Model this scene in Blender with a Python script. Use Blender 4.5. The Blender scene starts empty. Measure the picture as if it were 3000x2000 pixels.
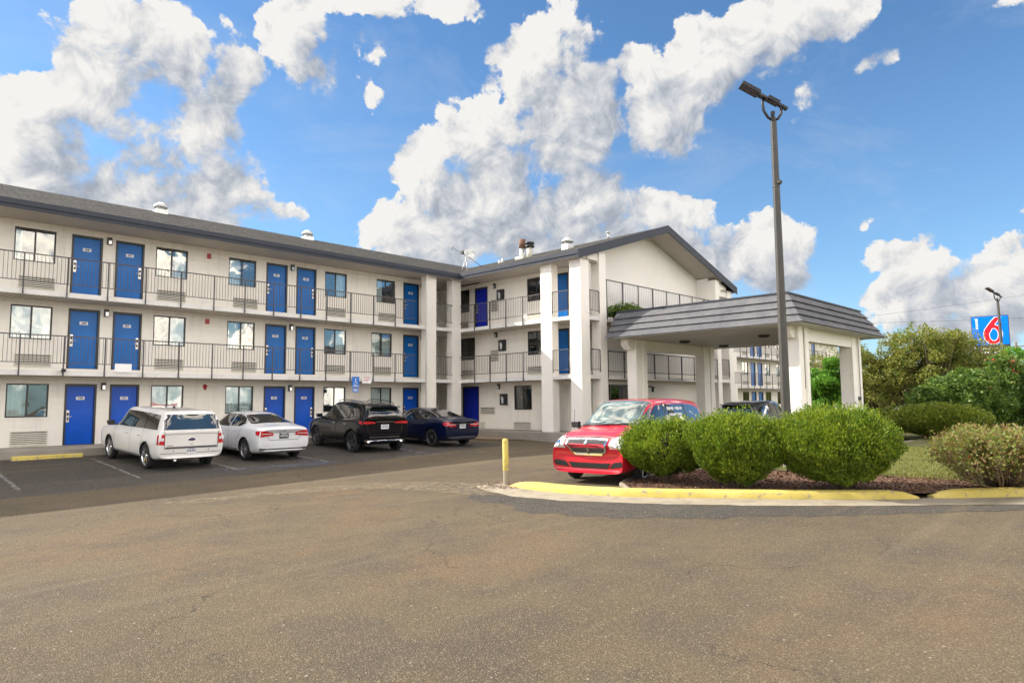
import bpy, bmesh, math, random
import numpy as np
from mathutils import Vector, Matrix
from mathutils.bvhtree import BVHTree
random.seed(7); RNG = np.random.default_rng(11)
S = bpy.context.scene
COL = S.collection
R = math.radians

# ------------------------------------------------------------------ helpers
def link(o, parent=None):
    COL.objects.link(o)
    if parent is not None: o.parent = parent
    return o
def tag(o, label=None, cat=None, group=None, kind=None):
    if label: o['label'] = label
    if cat: o['category'] = cat
    if group: o['group'] = group
    if kind: o['kind'] = kind
    return o
def thing(name, loc, label, cat, rz=0, group=None):
    o = bpy.data.objects.new(name, None); o.empty_display_size = .3
    o.location = loc; o.rotation_euler = (0, 0, rz)
    link(o); return tag(o, label, cat, group)
def copy_tree(o, parent=None):
    c = o.copy(); COL.objects.link(c); c.parent = parent
    for ch in list(o.children): copy_tree(ch, c)
    return c

class MB:
    """collects faces and makes one mesh object"""
    def __init__(s): s.v = []; s.f = []; s.m = []; s.s = []; s.xf = None
    def add(s, vs, fs, m=0, smooth=False):
        b = len(s.v)
        if s.xf is not None: vs = [tuple(s.xf @ Vector(q)) for q in vs]
        s.v += [tuple(q) for q in vs]
        for f in fs:
            s.f.append([b + i for i in f]); s.m.append(m); s.s.append(smooth)
        return s
    def box(s, a, b, m=0):
        (x0, y0, z0), (x1, y1, z1) = a, b
        x0, x1 = min(x0, x1), max(x0, x1); y0, y1 = min(y0, y1), max(y0, y1); z0, z1 = min(z0, z1), max(z0, z1)
        vs = [(x0,y0,z0),(x1,y0,z0),(x1,y1,z0),(x0,y1,z0),(x0,y0,z1),(x1,y0,z1),(x1,y1,z1),(x0,y1,z1)]
        fs = [(0,3,2,1),(4,5,6,7),(0,1,5,4),(1,2,6,5),(2,3,7,6),(3,0,4,7)]
        return s.add(vs, fs, m)
    def prism(s, pts, vec, m=0):
        n = len(pts); v = Vector(vec)
        vs = [tuple(p) for p in pts] + [tuple(Vector(p) + v) for p in pts]
        fs = [tuple(range(n - 1, -1, -1)), tuple(range(n, 2 * n))] + [(i, (i + 1) % n, n + (i + 1) % n, n + i) for i in range(n)]
        return s.add(vs, fs, m)
    def quad(s, a, b, c, d, m=0): return s.add([a, b, c, d], [(0, 1, 2, 3)], m)
    def tube(s, pts, r, n=8, m=0, caps=True):
        pts = [Vector(p) for p in pts]; rs = r if isinstance(r, (list, tuple)) else [r] * len(pts)
        vs = []; fs = []; prev = None
        for i, p in enumerate(pts):
            t = (pts[min(i + 1, len(pts) - 1)] - pts[max(i - 1, 0)]).normalized()
            if prev is None:
                u = t.orthogonal().normalized()
            else:
                u = (prev - t * prev.dot(t)); u = u.normalized() if u.length > 1e-6 else t.orthogonal().normalized()
            prev = u; w = t.cross(u)
            for k in range(n):
                a = 2 * math.pi * k / n
                vs.append(tuple(p + (u * math.cos(a) + w * math.sin(a)) * rs[i]))
        for i in range(len(pts) - 1):
            for k in range(n):
                fs.append((i*n+k, i*n+(k+1)%n, (i+1)*n+(k+1)%n, (i+1)*n+k))
        if caps: fs.append(tuple(range(n - 1, -1, -1))); fs.append(tuple((len(pts)-1)*n + k for k in range(n)))
        return s.add(vs, fs, m, True)
    def lathe(s, prof, n=24, m=0, axis='z', c=(0,0,0), smooth=True):
        vs = []; fs = []
        for (r, h) in prof:
            for k in range(n):
                a = 2*math.pi*k/n; x, y = r*math.cos(a), r*math.sin(a)
                q = (x, y, h) if axis == 'z' else ((x, h, y) if axis == 'y' else (h, x, y))
                vs.append((q[0]+c[0], q[1]+c[1], q[2]+c[2]))
        for i in range(len(prof)-1):
            for k in range(n): fs.append((i*n+k, i*n+(k+1)%n, (i+1)*n+(k+1)%n, (i+1)*n+k))
        return s.add(vs, fs, m, smooth)
    def build(s, name, mats, parent=None, loc=None):
        me = bpy.data.meshes.new(name); me.from_pydata(s.v, [], s.f); me.update()
        if not isinstance(mats, (list, tuple)): mats = [mats]
        for q in mats: me.materials.append(q)
        me.polygons.foreach_set('material_index', s.m); me.polygons.foreach_set('use_smooth', s.s)
        o = bpy.data.objects.new(name, me); link(o, parent)
        if loc is not None: o.location = loc
        return o

def npmesh(name, V, F, mat, parent=None, smooth=False):
    """V (n,3) array, F (m,k) array of same-size faces"""
    me = bpy.data.meshes.new(name); n, (m, k) = len(V), F.shape
    me.vertices.add(n); me.vertices.foreach_set('co', V.astype(np.float32).ravel())
    me.loops.add(m*k); me.loops.foreach_set('vertex_index', F.astype(np.int32).ravel())
    me.polygons.add(m); me.polygons.foreach_set('loop_start', np.arange(0, m*k, k, dtype=np.int32))
    me.polygons.foreach_set('loop_total', np.full(m, k, dtype=np.int32))
    me.materials.append(mat); me.update(calc_edges=True); me.validate()
    if smooth: me.polygons.foreach_set('use_smooth', np.ones(m, dtype=bool))
    o = bpy.data.objects.new(name, me); return link(o, parent)

# ------------------------------------------------------------------ materials
def nt(name):
    m = bpy.data.materials.new(name); m.use_nodes = True; t = m.node_tree
    return m, t, t.nodes['Principled BSDF']
def N(t, ty, ins=None, **kw):
    n = t.nodes.new(ty)
    for k, v in kw.items(): setattr(n, k, v)
    for k, v in (ins or {}).items():
        if hasattr(v, 'is_linked') or isinstance(v, bpy.types.NodeSocket): t.links.new(v, n.inputs[k])
        else: n.inputs[k].default_value = v
    return n
def Mth(t, op, a, b=None, c=None, clamp=False):
    n = t.nodes.new('ShaderNodeMath'); n.operation = op; n.use_clamp = clamp
    for i, v in enumerate((a, b, c)):
        if v is None: continue
        if isinstance(v, bpy.types.NodeSocket): t.links.new(v, n.inputs[i])
        else: n.inputs[i].default_value = v
    return n.outputs[0]
def Mix(t, f, a, b, ty='MIX'):
    n = t.nodes.new('ShaderNodeMix'); n.data_type = 'RGBA'; n.blend_type = ty
    for i, v in ((0, f), (6, a), (7, b)):
        if isinstance(v, bpy.types.NodeSocket): t.links.new(v, n.inputs[i])
        else: n.inputs[i].default_value = v if i == 0 or len(v) == 4 else (*v, 1)
    return n.outputs[2]
def Ramp(t, f, stops):
    n = t.nodes.new('ShaderNodeValToRGB'); e = n.color_ramp.elements
    while len(e) < len(stops): e.new(.5)
    for q, (p, c) in zip(e, stops):
        q.position = p; q.color = (*c, 1) if len(c) == 3 else c
    t.links.new(f, n.inputs[0]); return n.outputs[0]
def Noise(t, scale, detail=4, rough=.5, vec=None, dist=0):
    n = N(t, 'ShaderNodeTexNoise', {'Scale': scale, 'Detail': detail, 'Roughness': rough, 'Distortion': dist})
    if vec is not None: t.links.new(vec, n.inputs['Vector'])
    return n.outputs['Fac']
def OC(t): return N(t, 'ShaderNodeTexCoord').outputs['Object']
def GP(t): return N(t, 'ShaderNodeNewGeometry').outputs['Position']
def bump(t, b, h, dist=.01, strength=1):
    n = N(t, 'ShaderNodeBump', {'Height': h, 'Distance': dist, 'Strength': strength}); t.links.new(n.outputs[0], b.inputs['Normal'])
def L(t, a, b): t.links.new(a, b)

def simple(name, col, rough=.5, metal=0, var=.06, scale=6, spec=.5, coat=0, bmp=0):
    m, t, b = nt(name)
    n = Noise(t, scale, 5, .6, OC(t))
    lo = tuple(c*(1-var) for c in col); hi = tuple(min(1, c*(1+var)) for c in col)
    L(t, Ramp(t, n, [(.3, lo), (.7, hi)]), b.inputs['Base Color'])
    b.inputs['Roughness'].default_value = rough; b.inputs['Metallic'].default_value = metal
    b.inputs['Specular IOR Level'].default_value = spec; b.inputs['Coat Weight'].default_value = coat
    if bmp: bump(t, b, Noise(t, scale*12, 3, .5, OC(t)), bmp)
    return m
M = {}
M['white_trim'] = simple('white_trim', (.74,.73,.70), .55, var=.05, scale=2)
M['dark_metal'] = simple('dark_bronze_metal', (.022,.021,.022), .4, var=.1)
M['rail'] = simple('rail_metal', (.10,.097,.10), .6, var=.15, spec=.2)
M['black'] = simple('black_plastic', (.015,.015,.016), .4)
M['void'] = simple('dark_room', (.02,.02,.02), .9)
M['red'] = simple('red_alarm', (.42,.02,.02), .35)
M['fascia'] = simple('slate_fascia_paint', (.056,.063,.080), .6, var=.08, scale=1.5, spec=.15)
M['tan_grille'] = simple('tan_grille_metal', (.60,.57,.48), .5, var=.08)
M['galv'] = simple('galvanised_metal', (.55,.56,.55), .38, .6, var=.15)
M['rust'] = simple('rusty_flue', (.16,.075,.05), .8, var=.4, scale=5)
M['steel'] = simple('brushed_lock_metal', (.6,.58,.55), .3, .7)
M['curtain'] = simple('sheer_curtain_fabric', (.72,.74,.72), .9, var=.08, scale=3)
M['drape'] = simple('grey_green_drape', (.25,.3,.27), .9, var=.1, scale=3)
M['grey_door'] = simple('grey_door_paint', (.2,.2,.21), .5)
M['chrome'] = simple('chrome', (.8,.8,.8), .12, 1, var=.02)
M['rubber'] = simple('tyre_rubber', (.018,.018,.019), .8, var=.2)
M['alloy'] = simple('alloy_rim', (.5,.5,.52), .25, .85, var=.05)
M['dalloy'] = simple('dark_alloy_rim', (.12,.12,.13), .3, .8, var=.05)
M['tail'] = simple('red_tail_lens', (.5,.012,.02), .12, var=.1, coat=1)
M['lens'] = simple('clear_lamp_lens', (.75,.77,.78), .08, .25, var=.1, coat=1)
M['plate'] = simple('plate_white', (.7,.71,.74), .35, var=.1, scale=30)
M['ink'] = simple('dark_ink', (.03,.03,.08), .6)
M['yellow'] = None
M['trunk'] = simple('bark', (.16,.12,.085), .9, var=.35, scale=12, bmp=.02)
M['twig'] = simple('twig_bark', (.2,.145,.1), .9, var=.35, scale=12)
M['pole'] = simple('bronze_pole_paint', (.062,.059,.052), .5, var=.12, scale=3)
M['wire'] = simple('black_cable', (.02,.02,.02), .6)

def wall_mat():
    m, t, b = nt('painted_block_wall'); p = GP(t)
    n1 = Noise(t, .8, 6, .6, p); n2 = Noise(t, 9, 4, .6, p)
    mp = N(t, 'ShaderNodeMapping', {'Vector': p, 'Scale': (1.2, 1.2, .12)}); n3 = Noise(t, 3, 5, .7, mp.outputs[0])
    c = Mix(t, Ramp(t, n1, [(.35,(0,0,0)),(.75,(1,1,1))]), (.88,.835,.755), (.82,.775,.70))
    c = Mix(t, Mth(t, 'MULTIPLY', Ramp(t, n3, [(.50,(0,0,0)),(.75,(1,1,1))]), .42), c, (.56,.53,.48))
    L(t, c, b.inputs['Base Color']); b.inputs['Roughness'].default_value = .6
    sx = N(t, 'ShaderNodeSeparateXYZ', {0: p}); u = Mth(t, 'ADD', sx.outputs[0], sx.outputs[1])
    cv = N(t, 'ShaderNodeCombineXYZ', {0: u, 1: sx.outputs[2], 2: 0.0})
    br = N(t, 'ShaderNodeTexBrick', {'Vector': cv.outputs[0], 'Scale': 1.0, 'Mortar Size': .006, 'Mortar Smooth': .6, 'Brick Width': .4, 'Row Height': .2})
    h = Mth(t, 'ADD', Mth(t, 'MULTIPLY', br.outputs['Fac'], -.6), Mth(t, 'MULTIPLY', n2, .5))
    bump(t, b, h, .006)
    return m
M['wall'] = wall_mat()
def stucco():
    m, t, b = nt('white_stucco'); p = GP(t)
    n1 = Noise(t, .7, 6, .65, p)
    L(t, Ramp(t, n1, [(.3,(.84,.80,.735)),(.6,(.88,.845,.785)),(.8,(.75,.71,.645))]), b.inputs['Base Color']); b.inputs['Roughness'].default_value = .7
    bump(t, b, Noise(t, 60, 4, .6, p), .006); return m
M['stucco'] = stucco()
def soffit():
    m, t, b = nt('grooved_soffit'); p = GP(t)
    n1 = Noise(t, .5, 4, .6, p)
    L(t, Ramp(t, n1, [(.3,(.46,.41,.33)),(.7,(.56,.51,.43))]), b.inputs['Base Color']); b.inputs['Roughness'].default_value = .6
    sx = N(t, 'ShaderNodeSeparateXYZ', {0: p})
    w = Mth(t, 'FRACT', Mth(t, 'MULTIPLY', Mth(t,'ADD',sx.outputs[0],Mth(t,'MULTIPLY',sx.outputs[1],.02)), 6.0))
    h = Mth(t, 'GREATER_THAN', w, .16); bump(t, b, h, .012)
    L(t, Mix(t, h, (.2,.17,.13), Ramp(t, n1, [(.3,(.46,.41,.33)),(.7,(.56,.51,.43))])), b.inputs['Base Color']); return m  # groove shade put into the colour, since the bump alone reads too faint
M['soffit'] = soffit()
def concrete(name, c0, c1, sc=1.2, stain=(.3,.27,.22)):
    m, t, b = nt(name); p = GP(t)
    n = Noise(t, sc, 8, .65, p); f = Noise(t, 40, 4, .6, p)
    c = Ramp(t, n, [(.25, c0), (.75, c1)])
    c = Mix(t, Ramp(t, Noise(t, sc*2.3, 6, .7, p), [(.52,(0,0,0)),(.7,(.6,.6,.6))]), c, stain)
    c = Mix(t, .25, c, Ramp(t, f, [(.3,(.3,.3,.3)),(.7,(1,1,1))]), 'MULTIPLY')
    L(t, c, b.inputs['Base Color']); b.inputs['Roughness'].default_value = .85
    bump(t, b, f, .008); return m
M['conc'] = concrete('concrete', (.40,.37,.32), (.55,.51,.44))
M['slab'] = concrete('painted_slab_edge', (.76,.75,.72), (.84,.83,.80), .9, (.58,.53,.45))
M['gutter'] = concrete('worn_pale_concrete', (.24,.205,.15), (.40,.355,.27), 1.6, (.12,.10,.08))
M['walk'] = concrete('sidewalk_concrete', (.26,.235,.2), (.38,.35,.3))
def door_mat(name, c):
    m, t, b = nt(name); p = OC(t); n = Noise(t, 1.1, 3, .5, p)
    L(t, Ramp(t, n, [(.3, tuple(q*.85 for q in c)), (.7, tuple(q*1.12 for q in c))]), b.inputs['Base Color'])
    b.inputs['Roughness'].default_value = .32; b.inputs['Specular IOR Level'].default_value = .25
    bump(t, b, Noise(t, 2.5, 2, .5, p), .01, .5)
    return m
M['door'] = door_mat('blue_door_paint', (.004,.135,.46))
M['door1'] = door_mat('deep_blue_door_paint', (.002,.085,.52))
M['navy'] = door_mat('royal_navy_door_paint', (.008,.02,.36))
M['sky_door'] = door_mat('bright_blue_door_paint', (.01,.16,.42))
def glass(name, tint=(.9,.95,.95), base=.12):
    m, t, b = nt(name); t.nodes.remove(b)
    g = N(t, 'ShaderNodeBsdfGlossy', {'Roughness': .02, 'Color': (1,1,1,1)}); tr = N(t, 'ShaderNodeBsdfTransparent', {'Color': (*tint,1)})
    nz = N(t, 'ShaderNodeBump', {'Height': Noise(t, .9, 2, .5, GP(t)), 'Distance': .02, 'Strength': .5}); L(t, nz.outputs[0], g.inputs['Normal'])
    fr = N(t, 'ShaderNodeFresnel', {'IOR': 1.5}); f = Mth(t, 'ADD', Mth(t, 'MULTIPLY', fr.outputs[0], 1.3), base, clamp=True)
    mx = N(t, 'ShaderNodeMixShader', {0: f}); L(t, tr.outputs[0], mx.inputs[1]); L(t, g.outputs[0], mx.inputs[2])
    L(t, mx.outputs[0], t.nodes['Material Output'].inputs[0]); return m
M['glass'] = glass('window_glass', base=.06)
def carglass(name, c, spec=.8):
    m, t, b = nt(name); b.inputs['Base Color'].default_value = (*c,1)
    n = Noise(t, 1.5, 3, .5, OC(t)); L(t, Ramp(t, n, [(.35, tuple(q*.5 for q in c)), (.7, tuple(q*1.3 for q in c))]), b.inputs['Base Color'])
    b.inputs['Roughness'].default_value = .03; b.inputs['Specular IOR Level'].default_value = spec
    b.inputs['Coat Weight'].default_value = 1 if spec > .5 else .3; b.inputs['Coat Roughness'].default_value = .02; return m
M['cg'] = carglass('car_glass', (.012,.016,.018))
M['cg_light'] = carglass('windscreen_glass', (.12,.165,.165), .3)
def paint(name, c, flake=.0, rough=.3, coat=1):
    m, t, b = nt(name)
    n = Noise(t, 1.2, 3, .5, OC(t)); L(t, Ramp(t, n, [(.3, tuple(q*.93 for q in c)), (.7, tuple(min(1,q*1.05) for q in c))]), b.inputs['Base Color'])
    b.inputs['Metallic'].default_value = flake; b.inputs['Roughness'].default_value = rough
    b.inputs['Coat Weight'].default_value = coat; b.inputs['Specular IOR Level'].default_value = .5*coat; b.inputs['Coat Roughness'].default_value = .04; return m
M['p_white'] = paint('white_car_paint', (.78,.77,.74)); M['p_white2'] = paint('cool_white_car_paint', (.74,.76,.78))
M['p_black'] = paint('black_car_paint', (.002,.003,.006), coat=.35, rough=.15); M['p_navy'] = paint('navy_car_paint', (.002,.005,.028), coat=.5)
M['p_red'] = paint('red_car_paint', (.60,.012,.03), .1); M['p_silver'] = paint('silver_car_paint', (.5,.52,.55), .6)
M['p_dark'] = paint('charcoal_car_paint', (.02,.022,.03), .3)

def shingle():
    m, t, b = nt('roof_shingles'); p = GP(t)
    sx = N(t, 'ShaderNodeSeparateXYZ', {0: p}); u = Mth(t, 'ADD', sx.outputs[0], sx.outputs[1])
    cv = N(t, 'ShaderNodeCombineXYZ', {0: Mth(t,'ADD',sx.outputs[0],Mth(t,'MULTIPLY',sx.outputs[1],1.0)), 1: Mth(t,'MULTIPLY',sx.outputs[2],3.2), 2: 0.0})
    br = N(t, 'ShaderNodeTexBrick', {'Vector': cv.outputs[0], 'Scale': 1.0, 'Mortar Size': .01, 'Brick Width': .3, 'Row Height': .14, 'Color1': (.115,.112,.105,1), 'Color2': (.045,.045,.045,1), 'Mortar': (.02,.02,.02,1), 'Bias': 0.0})
    ms = N(t, 'ShaderNodeMapping', {'Vector': p, 'Scale': (1.0, .45, .45)})
    c = Mix(t, .9, br.outputs['Color'], Ramp(t, Noise(t, 9, 6, .8, ms.outputs[0]), [(.40,(.25,.25,.25)),(.60,(1.15,1.13,1.08))]), 'MULTIPLY')
    c = Mix(t, Ramp(t, Noise(t, 5, 4, .8, ms.outputs[0]), [(.50,(0,0,0)),(.60,(.55,.55,.55))]), c, (.035,.035,.037))
    c = Mix(t, Ramp(t, Noise(t, 18, 3, .6, p), [(.5,(0,0,0)),(.65,(.7,.7,.7))]), c, (.15,.145,.135))
    L(t, c, b.inputs['Base Color']); b.inputs['Roughness'].default_value = .95; b.inputs['Specular IOR Level'].default_value = .1
    bump(t, b, Mth(t, 'ADD', Noise(t, 25, 4, .7, p), Mth(t,'MULTIPLY',br.outputs['Fac'],-1.)), .03); return m
M['shingle'] = shingle()
def canopy_sh():
    m, t, b = nt('canopy_shingle_slate'); p = GP(t)
    n = Noise(t, 1.3, 6, .7, p); n2 = Noise(t, 22, 5, .7, p)
    c = Ramp(t, n, [(.3,(.095,.10,.118)),(.7,(.165,.166,.172))])
    c = Mix(t, .5, c, Ramp(t, n2, [(.3,(.45,.45,.45)),(.7,(1.15,1.15,1.1))]), 'MULTIPLY')
    L(t, c, b.inputs['Base Color']); b.inputs['Roughness'].default_value = .8; b.inputs['Specular IOR Level'].default_value = .25; bump(t, b, n2, .012); return m
M['cshingle'] = canopy_sh()

def asphalt(name, ca, cb, dark, patchy=1.0, crack=1.0):
    m, t, b = nt(name); p = GP(t)
    big = Noise(t, .16, 5, .6, p, .6); mid = Noise(t, .9, 6, .65, p); fine = Noise(t, 55, 3, .7, p); peb = N(t, 'ShaderNodeTexVoronoi', {'Vector': p, 'Scale': 85.0, 'Randomness': 1.0})
    c = Ramp(t, big, [(.30, dark), (.42, ca), (.56, cb), (.70, tuple(q*w for q, w in zip(cb, (1.22, 1.06, .95))))])
    c = Mix(t, Mth(t, 'MULTIPLY', Ramp(t, mid, [(.36,(1,1,1)),(.56,(0,0,0))]), .62*patchy), c, dark)
    # long wheel-polished streaks, sealed bands
    mp = N(t, 'ShaderNodeMapping', {'Vector': p, 'Rotation': (0,0,R(40)), 'Scale': (.10,2.0,1)}); st = Noise(t, 1.1, 5, .6, mp.outputs[0])
    c = Mix(t, Mth(t, 'MULTIPLY', Ramp(t, st, [(.54,(0,0,0)),(.68,(1,1,1))]), .55*patchy), c, (.145,.116,.073))
    c = Mix(t, Mth(t, 'MULTIPLY', Ramp(t, st, [(.3,(1,1,1)),(.42,(0,0,0))]), .35*patchy), c, dark)
    sep = N(t, 'ShaderNodeSeparateColor', {0: peb.outputs['Color']})
    c = Mix(t, Ramp(t, sep.outputs[0], [(.72,(0,0,0)),(.97,(.8,.8,.8))]), c, (.22,.178,.118))
    c = Mix(t, Ramp(t, sep.outputs[1], [(.6,(0,0,0)),(.95,(.6,.6,.6))]), c, (.045,.037,.028))
    # rare pale chips
    v2 = N(t, 'ShaderNodeTexVoronoi', {'Vector': p, 'Scale': 9.0}); s2 = N(t, 'ShaderNodeSeparateColor', {0: v2.outputs['Color']})
    chip = Mth(t, 'MULTIPLY', Mth(t, 'LESS_THAN', v2.outputs['Distance'], .09), Mth(t, 'GREATER_THAN', s2.outputs[0], .8))
    c = Mix(t, chip, c, (.34,.31,.25))
    # cracks
    wp = N(t, 'ShaderNodeMixRGB', {0: .35}) if False else None
    dn = N(t, 'ShaderNodeTexNoise', {'Vector': p, 'Scale': 1.6, 'Detail': 6.0}); ad = N(t, 'ShaderNodeVectorMath', {0: p, 1: dn.outputs['Color']}); 
    ad.operation = 'ADD'
    cr = N(t, 'ShaderNodeTexVoronoi', {'Vector': ad.outputs[0], 'Scale': .33}); cr.feature = 'DISTANCE_TO_EDGE'
    mask = Ramp(t, Noise(t, .35, 3, .5, p), [(.5,(0,0,0)),(.56,(1,1,1))])
    ck = Mth(t, 'MULTIPLY', Mth(t, 'LESS_THAN', cr.outputs['Distance'], .0035), mask)
    ck = Mth(t, 'MULTIPLY', ck, .6*crack)
    c = Mix(t, ck, c, (.025,.022,.02))
    L(t, c, b.inputs['Base Color']); b.inputs['Roughness'].default_value = .88; b.inputs['Specular IOR Level'].default_value = .3
    h = Mth(t, 'SUBTRACT', Mth(t, 'ADD', Mth(t,'MULTIPLY',peb.outputs['Distance'],-.8), Mth(t,'MULTIPLY',fine,.6)), ck)
    bump(t, b, h, .012, .9); return m
M['asphalt'] = asphalt('weathered_asphalt', (.096,.073,.044), (.116,.089,.053), (.062,.053,.042))
M['asphalt_dark'] = asphalt('sealed_dark_asphalt', (.046,.045,.045), (.062,.059,.055), (.034,.034,.035), .8, 1.6)
def grass():
    m, t, b = nt('lawn_grass'); p = GP(t)
    c = Ramp(t, Noise(t, .5, 6, .7, p), [(.25,(.09,.11,.028)),(.5,(.17,.18,.05)),(.75,(.24,.22,.085))])
    c = Mix(t, .6, c, Ramp(t, Noise(t, 30, 5, .8, p), [(.3,(.4,.4,.4)),(.7,(1.2,1.2,1.2))]), 'MULTIPLY')
    L(t, c, b.inputs['Base Color']); b.inputs['Roughness'].default_value = .95; bump(t, b, Noise(t, 40, 4, .8, p), .05); return m
M['grass'] = grass()
def mulch():
    m, t, b = nt('red_bark_mulch'); p = GP(t)
    v = N(t, 'ShaderNodeTexVoronoi', {'Vector': p, 'Scale': 28.0}); s = N(t, 'ShaderNodeSeparateColor', {0: v.outputs['Color']})
    c = Ramp(t, s.outputs[0], [(0,(.05,.025,.015)),(.5,(.14,.06,.032)),(.85,(.24,.13,.07)),(1,(.36,.26,.17))])
    L(t, c, b.inputs['Base Color']); b.inputs['Roughness'].default_value = .95
    bump(t, b, Mth(t,'ADD',v.outputs['Distance'],Noise(t, 12, 4, .7, p)), .06); return m
M['mulch'] = mulch()
def yellow(name, wear=.35):
    m, t, b = nt(name); p = GP(t)
    n = Noise(t, 7.5, 9, .8, p); f = Noise(t, 30, 4, .7, p)
    c = Ramp(t, Noise(t, 1.5, 5, .6, p), [(.3,(.52,.40,.07)),(.7,(.64,.52,.15))])
    c = Mix(t, Ramp(t, n, [(.54+.2*(.5-wear),(0,0,0)),(.60+.2*(.5-wear),(1,1,1))]), c, (.27,.24,.18))
    c = Mix(t, .2, c, Ramp(t, f, [(.3,(.5,.5,.5)),(.7,(1,1,1))]), 'MULTIPLY')
    L(t, c, b.inputs['Base Color']); b.inputs['Roughness'].default_value = .75; bump(t, b, f, .006); return m
M['yellow'] = yellow('worn_yellow_kerb_paint', .42); M['yellow2'] = yellow('scuffed_yellow_paint', .5)
def faded(name, c, amt=.5):
    m, t, b = nt(name); p = GP(t); t.nodes['Material Output']
    b.inputs['Base Color'].default_value = (*c,1); b.inputs['Roughness'].default_value = .8
    tr = N(t, 'ShaderNodeBsdfTransparent'); mx = N(t, 'ShaderNodeMixShader', {0: Ramp(t, Noise(t, 6, 8, .75, p), [(amt-.1,(0,0,0)),(amt+.12,(.85,.85,.85))])})
    L(t, tr.outputs[0], mx.inputs[1]); L(t, b.outputs[0], mx.inputs[2]); L(t, mx.outputs[0], t.nodes['Material Output'].inputs[0]); return m
M['line'] = faded('faded_white_line', (.2,.195,.18), .43); M['blue_line'] = faded('faded_blue_line', (.12,.2,.42), .5)
def leaf(name, cols, trans=.35, rough=.5):
    m, t, b = nt(name); g = N(t, 'ShaderNodeNewGeometry')
    big = Noise(t, 1.4, 3, .5, g.outputs['Position'])
    r = Mth(t, 'ADD', Mth(t, 'MULTIPLY', g.outputs['Random Per Island'], .6), Mth(t, 'MULTIPLY', big, .5))
    n = len(cols); c = Ramp(t, r, [(i/(n-1)*.95+.02, q) for i, q in enumerate(cols)])
    L(t, c, b.inputs['Base Color']); b.inputs['Roughness'].default_value = rough; b.inputs['Specular IOR Level'].default_value = .35
    tl = N(t, 'ShaderNodeBsdfTranslucent'); L(t, Mix(t, 1, c, (1.25,1.25,.7,1), 'MULTIPLY'), tl.inputs[0])
    mx = N(t, 'ShaderNodeMixShader', {0: trans}); L(t, b.outputs[0], mx.inputs[1]); L(t, tl.outputs[0], mx.inputs[2]); L(t, mx.outputs[0], t.nodes['Material Output'].inputs[0]); return m
M['lf_box'] = leaf('boxwood_leaf', [(.018,.045,.006),(.055,.11,.012),(.12,.20,.018),(.21,.28,.025),(.36,.38,.04)], .38)
M['lf_olive'] = leaf('olive_autumn_leaf', [(.045,.08,.018),(.10,.15,.03),(.18,.22,.045),(.28,.28,.07),(.32,.22,.10)], .4)
M['lf_green'] = leaf('bright_green_leaf', [(.04,.11,.015),(.08,.2,.025),(.14,.32,.04),(.24,.42,.06)], .45)
M['lf_dark'] = leaf('dark_green_leaf', [(.02,.055,.012),(.05,.11,.02),(.12,.2,.035),(.27,.34,.09)])
M['lf_mix'] = leaf('red_tinged_leaf', [(.06,.10,.02),(.12,.18,.035),(.22,.22,.055),(.22,.11,.06),(.16,.24,.055),(.22,.16,.07)])
M['lf_mound'] = leaf('mound_hedge_leaf', [(.05,.085,.012),(.1,.15,.02),(.18,.22,.03),(.27,.29,.045)])
M['flower'] = simple('red_petal', (.55,.03,.05), .6, var=.3)
M['soffit2'] = simple('tan_gable_soffit', (.44,.40,.345), .6, var=.05, scale=.6)
M['csoffit'] = simple('pale_canopy_ceiling', (.52,.51,.485), .55, var=.06, scale=.6)
M['lf_grass'] = leaf('grass_blade_leaf', [(.09,.12,.025),(.18,.2,.05),(.27,.26,.09)])
M['gravel'] = concrete('brown_gravel', (.22,.15,.09), (.36,.27,.18), 6, (.12,.08,.05))

def glow_face(name, c):
    m = simple(name, c, .5, var=.03, spec=.1); b = m.node_tree.nodes['Principled BSDF']
    b.inputs['Emission Color'].default_value = (*c, 1); b.inputs['Emission Strength'].default_value = .12; return m  # faint glow added to keep the sign colours from washing out
# ------------------------------------------------------------------ the motel
F1, F2, F3 = .146, 2.797, 5.442
SB2, SB3 = 2.50, 5.12
EAVE, FB = 8.087, 7.79
RX, RZ = 7.07, 10.47
W = 1.22                         # depth of the walkways
motel = thing('motel_building', (0, 0, 0), 'white three-storey motel with blue room doors, exterior walkways and grey gabled roofs', 'motel')

def wall_holes(name, u0, u1, z0, z1, holes, xf, mat, parent, th=.16):
    """wall in local (u, y=0 front, z), with rectangular openings and reveals"""
    b = MB(); b.xf = xf
    us = sorted({u0, u1, *[h[0] for h in holes], *[h[1] for h in holes]}); zs = sorted({z0, z1, *[h[2] for h in holes], *[h[3] for h in holes]})
    us = [u for u in us if u0 <= u <= u1]; zs = [z for z in zs if z0 <= z <= z1]
    for i in range(len(us)-1):
        for j in range(len(zs)-1):
            cu, cz = (us[i]+us[i+1])/2, (zs[j]+zs[j+1])/2
            if any(h[0] < cu < h[1] and h[2] < cz < h[3] for h in holes): continue
            b.quad((us[i],0,zs[j]),(us[i+1],0,zs[j]),(us[i+1],0,zs[j+1]),(us[i],0,zs[j+1]))
    for (a, c, d, e) in holes:
        b.quad((a,0,d),(a,th,d),(a,th,e),(a,0,e)); b.quad((c,0,d),(c,0,e),(c,th,e),(c,th,d))
        b.quad((a,0,d),(c,0,d),(c,th,d),(a,th,d)); b.quad((a,0,e),(a,th,e),(c,th,e),(c,0,e))
    return b.build(name, mat, parent)

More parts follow.
